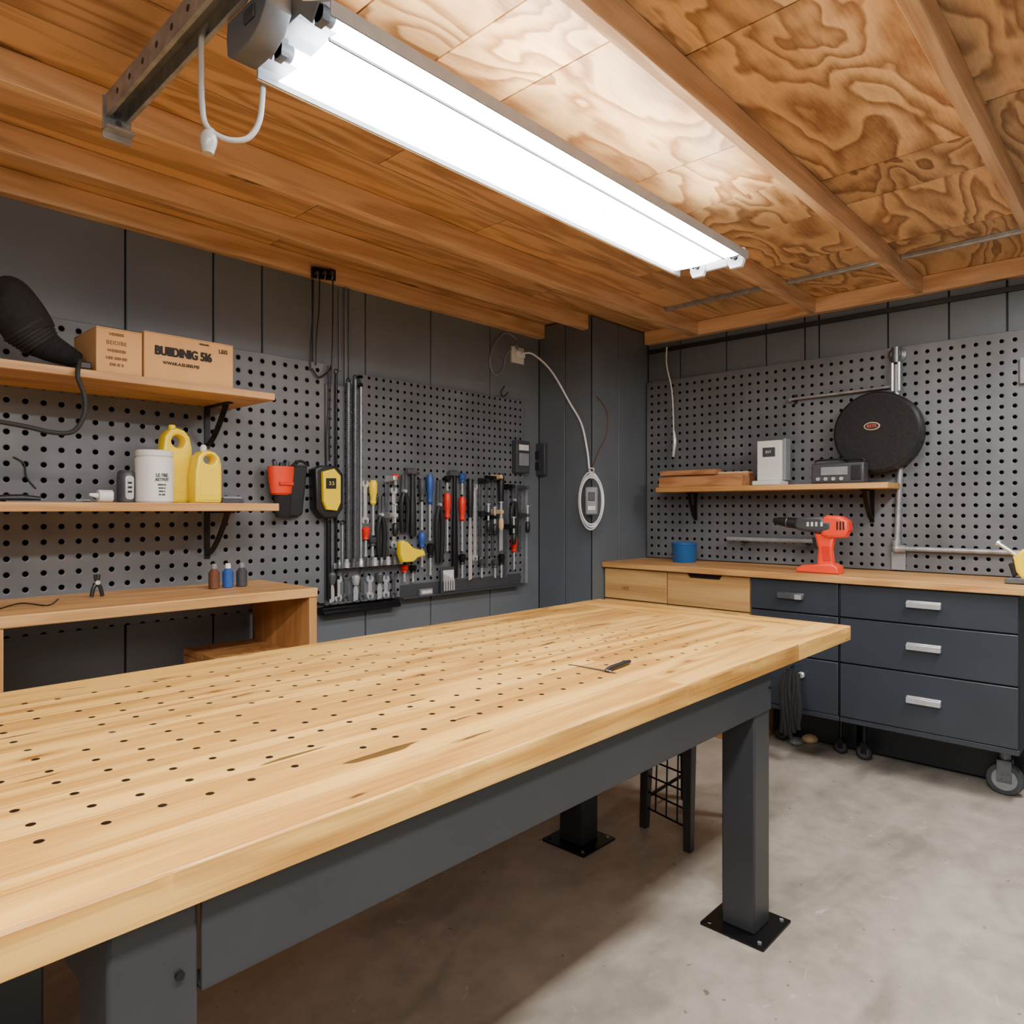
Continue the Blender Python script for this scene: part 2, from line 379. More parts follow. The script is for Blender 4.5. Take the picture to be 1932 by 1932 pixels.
# ceiling boards
g = G(); zt = 2.81
for y0, y1, xs in ((-1.3, -.12, [-2.2, -1, .2, 1.4, 2.6, 3.8, 4.85]), (-.12, .483, [-2.2, -1, .3, 1.6, 2.8, 3.6, 4.1, 4.85]),
                   (.483, 1.09, [-2.2, -.6, .6, 1.9, 3.01, 3.32, 3.95, 4.85]), (1.09, 1.70, [-2.2, -.6, .6, 1.12, 1.40, 1.69, 2.497, 2.92, 3.35, 3.9, 4.3, 4.85])):
    for a, b in zip(xs, xs[1:]): g.box(a+.003, b-.003, y0+.001, y1-.001, zt, zt+.02, 0)
for y0, y1 in ((1.70, 2.0), (2.0, 2.29), (2.29, 2.58), (2.58, 2.79), (2.79, 3.02), (3.02, 3.23), (3.23, 3.6)):
    xs = [-2.2, random.uniform(-.5, .9), random.uniform(1.6, 2.6), random.uniform(3.2, 4.0), 4.85]
    for a, b in zip(xs, xs[1:]): g.box(a+.002, b-.002, y0+.002, y1-.002, zt, zt+.02, 1)
g.box(-2.2, 4.85, -1.3, 3.6, zt+.02, zt+.08, 2)
struct(g, 'ceiling', ['ply', 'board', 'ink'])
for y in (-.72, -.12, .483, 1.09, 1.70):
    top(G().box(-2.2, 4.64, y-.021, y+.021, 2.71, zt-.001), 'ceiling_joist', 'long pine ceiling joist under the plywood ceiling', 'beam', 'joist', .003, 'pine ceiling joists')
for y, w_ in ((2.55, .04), (3.02, .026)):
    top(G().box(-2.2, 4.64, y-w_, y+w_, 2.71, zt-.001), 'ceiling_joist', 'broad pine ceiling joist near the grey wall', 'beam', 'joist', .003, 'pine ceiling joists')
top(G().box(-2.2, 3.965, 3.39, 3.449, 2.71, zt-.001), 'plate_board', 'pine plate board along the top of the grey wall', 'beam', 'joist', .003)
top(G().box(4.641, 4.699, -2.2, 2.965, 2.71, zt-.001), 'plate_board', 'pine plate board above the pegboard wall', 'beam', 'joistY', .003)
for a, b in ((-.095, .46), (.507, 1.066), (1.114, 1.676), (1.724, 2.505)):
    top(G().box(4.17, 4.205, a, b, 2.797, 2.809).cyl((4.187, a, 2.795), (4.187, b, 2.795), .011), 'metal_strip', 'thin galvanised metal strip fixed to the ceiling between joists', 'metal strip', 'galv', .001, 'ceiling metal strips')
top(G().box(4.672, 4.6995, -2, 2.95, 2.64, 2.668), 'cable_trunking', 'dark grey cable trunking below the ceiling plate', 'trunking', 'slatedk', .004)
# pegboards
top(G().box(-.4, 2.125, 3.41, 3.4499, .93, 2.25), 'pegboard', 'grey painted pegboard with large holes behind the shelves', 'pegboard', 'pegA', .003)
top(G().box(2.36, 3.76, 3.41, 3.4499, .915, 2.225), 'pegboard', 'grey pegboard holding rows of hand tools', 'pegboard', 'pegC', .003)
top(G().box(2.13, 2.355, 3.41, 3.4499, .915, 2.14), 'pegboard', 'narrow grey pegboard strip behind long rods', 'pegboard', 'pegC', .003)
top(G().box(4.66, 4.6999, -.6, 2.955, 1.08, 2.42), 'pegboard', 'large grey pegboard above the cabinet worktop', 'pegboard', 'pegR', .003)
# ================= WORKBENCH =================
W = Thing('workbench', 'large steel-framed workbench with thick drilled pine top', 'workbench', (1.5, 1.67, 0))
g = G(); zb, zt2 = .89, .95
ys = [1.145]
while ys[-1] < 2.22: ys.append(ys[-1]+random.uniform(.11, .16))
ys[-1] = 2.33
for i, (a, b) in enumerate(zip(ys, ys[1:])):
    xs = [-.45, random.uniform(1.5, 2.3), 2.93] if i % 3 == 1 else [-.45, 2.93]
    for c, d in zip(xs, xs[1:]): g.box(c, d-.0012, a, b-.0024, zb, zt2-random.uniform(0, .0008))
def worn(g, c, d, y0, y1, seed):
    n = int((d-c)/.03)
    rows = []
    for i in range(n+1):
        x = c+(d-c)*i/n
        w_ = .0022*math.sin(x*3.1+seed)+.0014*math.sin(x*7.7+seed*2)+.0008*math.sin(x*23+seed)
        w_ = 0 if i in (0, n) else w_
        rows.append([g.bm.verts.new(V(p)) for p in ((x, y0, zb), (x, y0+abs(w_)*.3, zb+.025), (x, y0+max(w_, 0)*.6, zt2-.003-abs(w_)), (x, y0+.003+w_, zt2-.0003), (x, y0+.03, zt2), (x, y1, zt2), (x, y1, zb))])
    for a, b in zip(rows, rows[1:]):
        for k in range(7): g.bm.faces.new((a[k], a[(k+1) % 7], b[(k+1) % 7], b[k]))
    g.bm.faces.new(rows[0][::-1]); g.bm.faces.new(rows[-1])
worn(g, -.45, 1.80, 1.008, 1.1425, .4); worn(g, 1.802, 2.62, 1.008, 1.1425, 2.2); worn(g, 2.622, 3.19, 1.008, 1.1425, 4.0)
g.box(2.932, 3.06, 1.146, 2.33, zb, zt2, 1); g.box(3.062, 3.19, 1.146, 2.33, zb, zt2, 1)
W.part(g, 'tabletop', ['topX', 'topY'], .001)
za_ = .752
def cchan(g, a, b, y, z0, z1, s):
    g.box(a, b, y, y+.006*s, z0, z1); g.box(a, b, y, y+.045*s, z0-.001, z0+.006); g.box(a, b, y, y+.045*s, z1-.007, z1)
g = G(); cchan(g, .436, 2.415, 1.026, za_, .889, 1); W.part(g, 'apron', 'steel', .002)
g = G(); cchan(g, .433, 2.39, 1.95, za_, .889, -1); W.part(g, 'apron', 'steel', .002)
W.part(G().box(2.40, 2.406, 1.14, 1.84, za_, .889), 'apron', 'steel', .002)
W.part(G().box(.32, .326, 1.14, 1.84, za_, .889), 'apron', 'steel', .002)
for x, y in ((.3725, 1.087), (2.356, 1.092), (.3725, 1.90), (2.45, 1.90)):
    leg = W.part(G().box(x-.06, x+.06, y-.06, y+.06, .008, .889), 'leg', 'steel', .006)
    g = G(); g.shape(rrect(x-.115, x+.115, y-.115, y+.115, .006), Matrix.Translation((0, 0, .004)), .008, .001,
                     [circ(x+sx*.09, y+sy*.09, .009) for sx in (-1, 1) for sy in (-1, 1)])
    W.part(g, 'foot_plate', 'blackm', 0, 'black steel foot plate with bolt holes', sub=leg)
    for sx in (-1, 1):
        W.part(G().cyl((x+sx*.09, y-.09, .002), (x+sx*.09, y-.09, .013), .0075, n=6), 'bolt', 'galv', 0, sub=leg)
W.part(G().cyl((.405, 1.027, .79), (.405, 1.022, .79), .0065, n=12), 'bolt', 'blackm')
W.part(G().cyl((2.40, 1.026, .83), (2.40, 1.020, .83), .006, n=12), 'bolt', 'blackm')
# marking knife on the table
a = P(1078, 1254, Z=.953); b = P(1150, 1267, Z=.953); c = P(1188, 1248, Z=.958); b2 = P(1143, 1264, Z=.958)
K = Thing('marking_knife', 'black-handled marking knife lying on the workbench', 'knife', (b.x, b.y, .95))
K.part(G().tube([a, b, b2], [.0015, .003, .003], 6), 'blade', 'dsteel')
K.part(G().tube([b2, b2.lerp(c, .2), b2.lerp(c, .7), c], [.004, .008, .0085, .006], 10), 'handle', 'black')
# ================= LEFT WALL BENCH =================
Bn = Thing('storage_bench', 'open pine storage bench under the pegboard', 'bench', (.9, 3.1, 0))
Bn.part(G().box(-.5, 1.74, 2.85, 3.405, 1.048, 1.09), 'top_board', 'shelf', .004)
Bn.part(G().box(1.70, 1.739, 2.855, 3.40, 0, 1.047), 'side_panel', 'shelfZ', .003)
Bn.part(G().box(.52, .555, 2.855, 3.40, 0, 1.047), 'side_panel', 'shelfZ', .003)
Bn.part(G().box(1.36, 1.699, 3.0, 3.40, .765, .795), 'shelf', 'shelfZ', .003)
Bn.part(G().box(1.36, 1.39, 3.0, 3.40, .13, .764), 'divider', 'shelfZ', .003)
Bn.part(G().box(.556, 1.699, 2.87, 3.40, .10, .13), 'shelf', 'shelf', .003)
# ================= LEFT SHELVES =================
def bracket(cx, z, y0, depth, drop, th, wallaxis='L'):
    g = G(); w = .013
    def flat(p, q):
        if wallaxis == 'L': v0 = V((cx, y0-p[0], p[1])); v1 = V((cx, y0-q[0], q[1]))
        else: v0 = V((y0-p[0], cx, p[1])); v1 = V((y0-q[0], cx, q[1]))
        d = (v1-v0); L = d.length; ax = V((1, 0, 0)) if wallaxis == 'L' else V((0, 1, 0))
        dn = d.normalized(); nn = ax.cross(dn)
        m = Matrix((ax, nn, dn)).transposed().to_4x4(); m.translation = (v0+v1)/2
        bmesh.ops.create_cube(g.bm, size=1, matrix=m @ Matrix.Diagonal((w*2, th, L, 1)))
    flat((th/2, z-.001), (th/2, z-drop)); flat((0, z-th/2-.001), (depth, z-th/2-.001))
    pr = None
    for i in range(7):
        t = i/6; a = t*(depth*.82); b = z-drop*.9+drop*.9*(t**1.6)-.006
        if pr: flat(pr, (a, b))
        pr = (a, b)
    return g
S1 = Thing('shelf', 'pine shelf on black brackets carrying cardboard boxes', 'shelf', (.9, 3.2, 1.94))
S1.part(G().box(-.1, 1.60, 2.98, 3.4095, 1.943, 1.975), 'shelf_board', 'shelf', .003)
S1.part(bracket(1.475, 1.942, 3.409, .25, .20, .007), 'shelf_bracket', 'blackm', .001)
S2 = Thing('shelf', 'pine shelf on black bracket carrying bottles and a jar', 'shelf', (.9, 3.2, 1.44))
S2.part(G().box(-.1, 1.62, 2.98, 3.4095, 1.440, 1.475), 'shelf_board', 'shelf', .003)
S2.part(bracket(1.475, 1.439, 3.409, .27, .23, .007), 'shelf_bracket', 'blackm', .001)
def cbox(x0, x1, y0, y1, z0, z1, label):
    T = Thing('cardboard_box', label, 'box', ((x0+x1)/2, (y0+y1)/2, z0), 'cardboard boxes on the upper shelf')
    T.part(G().box(x0, x1, y0, y1, z0, z1-.004), 'carton', 'card', .003)
    m = (y0+y1)/2
    for a, b in ((y0, m-.001), (m+.001, y1)): T.part(G().box(x0, x1, a, b, z1-.004, z1), 'flap', 'card', .001)
    return T
zs = 1.9755
b1 = cbox(.875, 1.040, 3.0, 3.28, zs, 2.150, 'small cardboard box with faint printed lines on the shelf')
b2_ = cbox(1.047, 1.413, 3.0, 3.28, zs, 2.163, 'wide cardboard box with bold dark print on the shelf')
T0 = lambda x, z, y: Matrix.Translation((x, y, z)) @ LM
for i, (s, y) in enumerate((('HEIIBIIIE', 629), ('BEIDIBE', 645), ('WEIBEEIBI', 660), ('HEE EIBHBE', 674), ('EIIB IE B', 686))):
    q = P(220, y+3, Y=3.0); b1.part(G().text(s, .022 if i == 1 else .015, T0(q.x, q.z, 2.9990), bold=.0004 if i != 1 else 0), 'printed_text', 'inkf')
q = P(347, 669, Y=3.0); g = G()
for k, (ddx, ddz) in enumerate(((0, 0), (.003, 0), (-.003, 0), (.0015, .0015), (-.0015, -.0015), (.0015, -.0015), (-.0015, .0015))):
    g.text('BUIIDINIG 5I6', .050, T0(q.x+ddx, q.z+ddz, 2.9985-.0002*k), t=.0004, bold=.0002, sx=.76)
b2_.part(g, 'printed_text', 'ink')
for s, px, py, sz, bo in (('WWAR.A.EI.SEEI.BEI', 342, 689, .017, .0006), ('BEIEEIEBE', 385, 651, .010, .0002), ('LEI5', 421, 665, .023, .0006)):
    q = P(px, py, Y=3.0)
    b2_.part(G().text(s, sz, T0(q.x, q.z, 2.9985), bold=bo), 'printed_text', 'ink')
# black hose bag
D = Thing('dust_blower', 'black fabric blower with ribbed collar and knitted sleeve on the shelf', 'power tool', P(80, 690, Y=3.12))
pt = lambda a, b, y=3.12: P(a, b, Y=y)
D.part(G().tube([pt(-12, 545), pt(8, 556), pt(30, 585), pt(50, 615), pt(57, 628)], [.045, .080, .088, .088, .086], 24), 'bag', 'fabric')
g = G()
for i in range(6):
    c = pt(50, 618).lerp(pt(76, 646), i/5); g.torus(c, .083-.004*i, .0075, pt(76, 646)-pt(50, 618), 28, 8)
g.tube([pt(50, 618), pt(78, 648)], [.082, .062], 24); D.part(g, 'collar', 'rubber')
g = G(); pp = [pt(74, 643), pt(97, 657), pt(125, 670), pt(150, 681)]
g.tube(pp, [.062, .050, .034, .022], 20)
sp = smooth_path(pp, 8); rs = [.062-.038*i/(len(sp)-1) for i in range(len(sp))]
for i in range(1, len(sp)-1): g.torus(sp[i], rs[i]+.002, .0035, sp[i+1]-sp[i-1], 18, 6)
D.part(g, 'knitted_sleeve', 'fabric')
g = G(); g.tube([pt(150, 680, 3.0), pt(148, 692, 2.97), pt(147, 712, 2.955), pt(160, 750, 2.955), pt(158, 785, 2.955), pt(138, 814, 2.955), pt(100, 816, 2.96), pt(50, 805, 2.97), pt(-20, 792, 2.98)], .0085, 12)
D.part(g, 'hose', 'rubber')
D.part(G().box(pt(128, 0).x, pt(153, 0).x, 2.985, 3.10, zs, zs+.03), 'nozzle', 'black', .006)
# lower shelf objects
z2 = 1.4755
c = P(291, 948, Y=3.1)
J = Thing('paint_jar', 'white plastic jar with small printed label on the shelf', 'jar', (c.x, 3.1, z2))
J.part(G().lathe([(.068, 0), (.073, .006), (.073, .180), (.068, .188), (.064, .192)], (c.x, 3.1, z2)), 'body', 'whitep')
J.part(G().lathe([(.068, .190), (.071, .194), (.071, .212), (.066, .217), (0, .218)], (c.x, 3.1, z2), n=40), 'lid', 'whitep')
for i, (s, sz) in enumerate((('LE FBE', .020), ('AETFHT', .018), ('EIBIEBI BE', .009), ('BEIIEB EI', .009), ('EBIBE IE', .009), ('BIE IEBE', .009))):
    J.part(G().text(s, sz, T0(c.x+.004, z2+.112-(i*.018 if i < 2 else .012+i*.0135), 3.0265), t=.0012, bold=.0004 if i < 2 else .0002, sx=.85), 'label_text', 'dgrey')
def jug(px0, px1, ytop, Y, label, ring):
    x0 = P(px0, 900, Y=Y).x; x1 = P(px1, 900, Y=Y).x; zt_ = P((px0+px1)/2, ytop, Y=Y).z; w = x1-x0; h = zt_-z2; cx = (x0+x1)/2
    T = Thing('plastic_jug', label, 'bottle', (cx, Y, z2), 'yellow plastic jugs on the lower shelf')
    out = [(cx-w*.5, z2+.01), (cx-w*.46, z2), (cx+w*.46, z2), (cx+w*.5, z2+.01), (cx+w*.5, z2+h*.55), (cx+w*.49, z2+h*.74), (cx+w*.42, z2+h*.88), (cx+w*.25, z2+h*.97), (cx, z2+h), (cx-w*.22, z2+h*.97), (cx-w*.38, z2+h*.88), (cx-w*.43, z2+h*.72), (cx-w*.48, z2+h*.58)]
    hole = circ(cx+w*.04, z2+h*.82, w*.2, 16, h*.085)
    T.part(G().shape(out, Matrix.Translation((0, Y, 0)) @ LM, .085, .014, [hole]), 'body', 'yellow')
    T.part(G().lathe([(.015, 0), (.015, .016), (.011, .02)], (cx-w*.05, Y, zt_-.006)) if ring else G().lathe([(.012, 0), (.014, .02), (.008, .03)], (cx-w*.05, Y, zt_-.006)), 'cap', 'yellow' if ring else 'whitep')
    T.part(G().shape(rrect(cx-w*.3, cx+w*.3, z2+h*.15, z2+h*.42, .006), Matrix.Translation((0, Y-.0435, 0)) @ LM, .002, .0004), 'label_patch', 'yellow')
jug(297, 357, 808, 3.22, 'tall yellow plastic jug with looped grip behind the jar', True)
jug(360, 412, 850, 3.12, 'shorter yellow plastic bottle with looped grip', False)
c = P(238, 948, Y=3.12)
T = Thing('metal_canister', 'small dark canister with silver face on the shelf', 'canister', (c.x, 3.12, z2))
T.part(G().lathe([(.030, 0), (.034, .004), (.035, .10), (.032, .122), (.024, .131), (0, .133)], (c.x, 3.12, z2)), 'body', 'dgrey')
T.part(G().shape(rrect(c.x-.014, c.x+.018, z2+.012, z2+.108, .012), Matrix.Translation((0, 3.087, 0)) @ LM, .008, .002), 'face_plate', 'chrome')
for i in range(3): T.part(G().box(c.x-.006, c.x+.010, 3.0805, 3.0832, z2+.04+i*.018, z2+.048+i*.018), 'button', 'black', .001)
c = P(190, 945, Y=3.08)
T = Thing('glue_bottle', 'small white glue bottle lying on the shelf', 'bottle', (c.x, 3.08, z2))
T.part(G().tube([(c.x-.01, 3.08, z2+.025), (c.x+.04, 3.08, z2+.025)], .024, 16), 'body', 'whitep')
T.part(G().tube([(c.x-.04, 3.08, z2+.03), (c.x-.01, 3.08, z2+.026)], [.005, .012], 12), 'spout', 'white')
c0 = P(5, 945, Y=3.05); c1 = P(165, 945, Y=3.05)
T = Thing('handsaw', 'flat black saw lying along the shelf', 'saw', (c0.x, 3.05, z2))
T.part(G().box(c0.x, c1.x-.03, 3.0, 3.06, z2, z2+.004), 'blade', 'dsteel')
T.part(G().tube([(c0.x-.02, 3.03, z2+.012), (c0.x+.05, 3.03, z2+.014), (c0.x+.11, 3.03, z2+.01)], [.011, .013, .009], 12), 'handle', 'black')
T.part(G().tube([(c1.x-.05, 3.02, z2+.006), (c1.x, 3.02, z2+.006)], .0055, 8), 'frame_tip', 'dsteel')
c = P(435, 948, Y=3.1)
T = Thing('sanding_block', 'small grey sanding block at the shelf end', 'block', (c.x, 3.1, z2))
T.part(G().box(c.x-.05, c.x+.05, 3.07, 3.15, z2, z2+.018), 'abrasive_pad', 'dgrey', .003); T.part(G().box(c.x-.042, c.x+.042, 3.075, 3.145, z2+.018, z2+.03), 'grip', 'grey', .005)
top(G().tube([P(25, 862, Y=3.407), P(45, 875, Y=3.406), P(50, 900, Y=3.406), P(68, 922, Y=3.407)], .0035, 8), 'wire_hook', 'thin black wire hook hanging on the pegboard', 'hook', 'black')
def small_bottle(px, ytop, mat, label, Y=3.15):
    q = P(px, 1100, Y=Y); zt_ = P(px, ytop, Y=Y).z; h = zt_-1.0905
    T = Thing('small_bottle', label, 'bottle', (q.x, Y, 1.0905), 'little bottles on the storage bench')
    T.part(G().lathe([(.020, 0), (.024, .004), (.024, h*.66), (.012, h*.78), (.010, h*.82)], (q.x, Y, 1.0905)), 'body', mat)
    T.part(G().lathe([(.012, h*.8), (.013, h*.82), (.011, h), (.0, h)], (q.x, Y, 1.0905)), 'cap', 'white' if mat == 'navy' else 'grey')
small_bottle(404, 1064, 'copper', 'small brown bottle on the bench')
small_bottle(430, 1063, 'navy', 'small blue bottle with white cap on the bench')
small_bottle(456, 1062, 'dgrey', 'small dark bottle on the bench')
q = P(183, 1110, Y=3.2)
T = Thing('spring_clamp', 'small black spring clamp standing on the bench', 'clamp', (q.x, 3.2, 1.0905))
for s in (-1, 1): T.part(G().tube([(q.x+s*.02, 3.2, 1.093), (q.x+s*.012, 3.2, 1.13), (q.x, 3.2, 1.15), (q.x-s*.006, 3.2, 1.182)], .008, 8), 'jaw', 'black')
T.part(G().cyl((q.x, 3.188, 1.15), (q.x, 3.212, 1.15), .009), 'pivot', 'chrome')
top(G().tube([P(-5, 1150, Z=1.093), P(40, 1138, Z=1.094), P(90, 1142, Z=1.093), P(110, 1130, Z=1.093)], .0025, 6), 'loose_wire', 'thin black wire lying on the storage bench', 'wire', 'black')
# ================= POUCHES =================
T = Thing('tool_pouch', 'open orange-red cup and black tool pouch hanging on the pegboard', 'pouch', P(545, 975, Y=3.36))
o, m = LO([(530, 882), (545, 884), (560, 878), (580, 880), (571, 970), (562, 976), (540, 975), (532, 965), (528, 930)], 3.37); T.part(G().shape(o, Matrix.Translation((0, 3.3875, 0)) @ LM, .045, .010), 'holder', 'black')
qa = P(531, 934, Y=3.325); qb = P(531, 880, Y=3.325); hh = qb.z-qa.z
T.part(G().lathe([(.042, 0), (.056, .010), (.067, hh*.6), (.070, hh), (.065, hh), (.060, hh*.6), (.048, .018), (0, .014)], (qa.x, 3.33, qa.z), n=32, sy=.62), 'red_pocket', 'orange')
T.part(G().lathe([(.032, -.115), (.042, -.10), (.048, 0), (.044, .004)], (qa.x+.012, 3.335, qa.z), n=24, sy=.6), 'lower_pocket', 'fabric')
for dx_, hz, mt in ((-.03, .028, 'dgrey'), (.0, .02, 'black'), (.03, .03, 'dgrey')):
    T.part(G().tube([(qa.x+dx_, 3.33, qb.z-.05), (qa.x+dx_*1.1, 3.33, qb.z+.005), (qa.x+dx_*1.2, 3.328, qb.z+hz)], [.012, .013, .009], 12), 'tool_grip', mt)
T.part(G().tube([P(545, 884, Y=3.30), P(565, 870, Y=3.34), P(582, 878, Y=3.39)], .007, 8), 'strap', 'fabric')
T.part(G().box(qa.x-.03, qa.x+.045, 3.282, 3.29, qa.z+.05, qa.z+.066), 'buckle', 'red', .001)
T = Thing('measuring_device', 'yellow and black measuring tool in a black holster', 'measuring tool', P(617, 975, Y=3.36))
o, m = LO([(590, 885), (605, 878), (632, 880), (643, 895), (643, 960), (630, 978), (605, 978), (592, 960)], 3.36); T.part(G().shape(o, Matrix.Translation((0, 3.371, 0)) @ LM, .0775, .012), 'holster', 'black')
o, m = LO([(608, 890), (630, 884), (642, 898), (642, 948), (635, 964), (616, 962), (609, 945)], 3.32); T.part(G().shape(o, Matrix.Translation((0, 3.325, 0)) @ LM, .03, .008), 'body', 'yellow')
o, m = LO([(617, 902), (636, 902), (636, 922), (617, 922)], 3.3); T.part(G().shape(o, Matrix.Translation((0, 3.312, 0)) @ LM, .01, .001), 'display', 'black')
g = G(); q = P(626, 912, Y=3.305); g.text('3.5', .028, T0(q.x, q.z, 3.3055)); T.part(g, 'display_text', 'yellow')
# ================= CEILING HOOK + CABLES + RODS =================
T = Thing('cable_bracket', 'black bracket screwed to the ceiling plate', 'bracket', P(610, 530, Y=3.38))
o, m = LO([(588, 503), (632, 510), (632, 530), (588, 524)], 3.38); T.part(G().shape(o, m, .0195, .002), 'plate', 'blackm')
for px in (596, 610, 624):
    q = P(px, 516, Y=3.37); g = G().cyl(q, q+V((0, -.02, 0)), .009)
    g.tube([q+V((0, -.015, 0)), q+V((0, -.02, -.02)), q+V((0, -.01, -.035))], .004, 6)
    T.part(g, 'hook', 'dsteel')
for i, (px, ya, yb) in enumerate(((591, 527, 700), (603, 527, 690), (628, 530, 870), (619, 690, 880))):
    a = P(px, ya, Y=3.378); b = P(px, yb, Y=3.404); b.x = a.x+random.uniform(-.01, .01)
    top(G().tube([a, a.lerp(b, .35)+V((.004, 0, 0)), a.lerp(b, .7)-V((.004, 0, 0)), b], .004, 8), 'hanging_cable', 'thin black cable hanging down the grey wall', 'cable', 'black', 0, 'cables hanging by the pegboard')
top(G().tube([P(588, 695, Y=3.40), P(602, 712, Y=3.39), P(620, 700, Y=3.39), P(625, 690, Y=3.405)], .005, 8), 'cable_knot', 'tangled black cable between hanging cables', 'cable', 'black')
for px, ya, yb, r, yy_ in ((652, 530, 735, .009, 3.44), (641, 545, 700, .007, 3.442), (660, 545, 720, .006, 3.443)):
    a = P(px, ya, Y=yy_); b = P(px, yb, Y=yy_)
    top(G().cyl(a, b, r), 'conduit_pipe', 'grey vertical conduit on the panelled wall', 'pipe', 'wall', 0, 'vertical conduits on the wall')
def rod(px, ya, yb, r, mat, label):
    a = P(px, ya, Y=3.4095-r*1.35); b = P(px, yb, Y=3.4095-r*1.35); b.x = a.x
    T = Thing('long_rod', label, 'rod', b, 'long rods hanging on the pegboard')
    g = G().cyl(a, b, r, n=12)
    if mat == 'dsteel':
        n = int((a.z-b.z)/.012)
        for i in range(n): g.cyl(a+V((0, 0, -i*.012-.004)), a+V((0, 0, -i*.012-.009)), r*1.35, n=10)
    T.part(g, 'shaft', mat)
    T.part(G().torus(a+V((0, 0, .012)), .012, .003, (0, 1, 0)), 'hanging_eye', 'blackm')
for px, ya, yb, r, mt, lb in ((634, 705, 1125, .008, 'blackm', 'long black steel rod hanging on the pegboard'), (646, 990, 1072, .006, 'galv', 'thin galvanised rod hanging on the pegboard'),
        (657, 722, 1072, .0135, 'dsteel', 'long threaded steel rod hanging on the pegboard'), (670, 716, 1068, .012, 'dsteel', 'long threaded steel rod hanging on the pegboard'),
        (681, 730, 1068, .008, 'galv', 'long grey rod hanging on the pegboard'), (620, 985, 1130, .014, 'blackm', 'short black steel rod hanging on the pegboard')):
    rod(px, ya, yb, r, mt, lb)
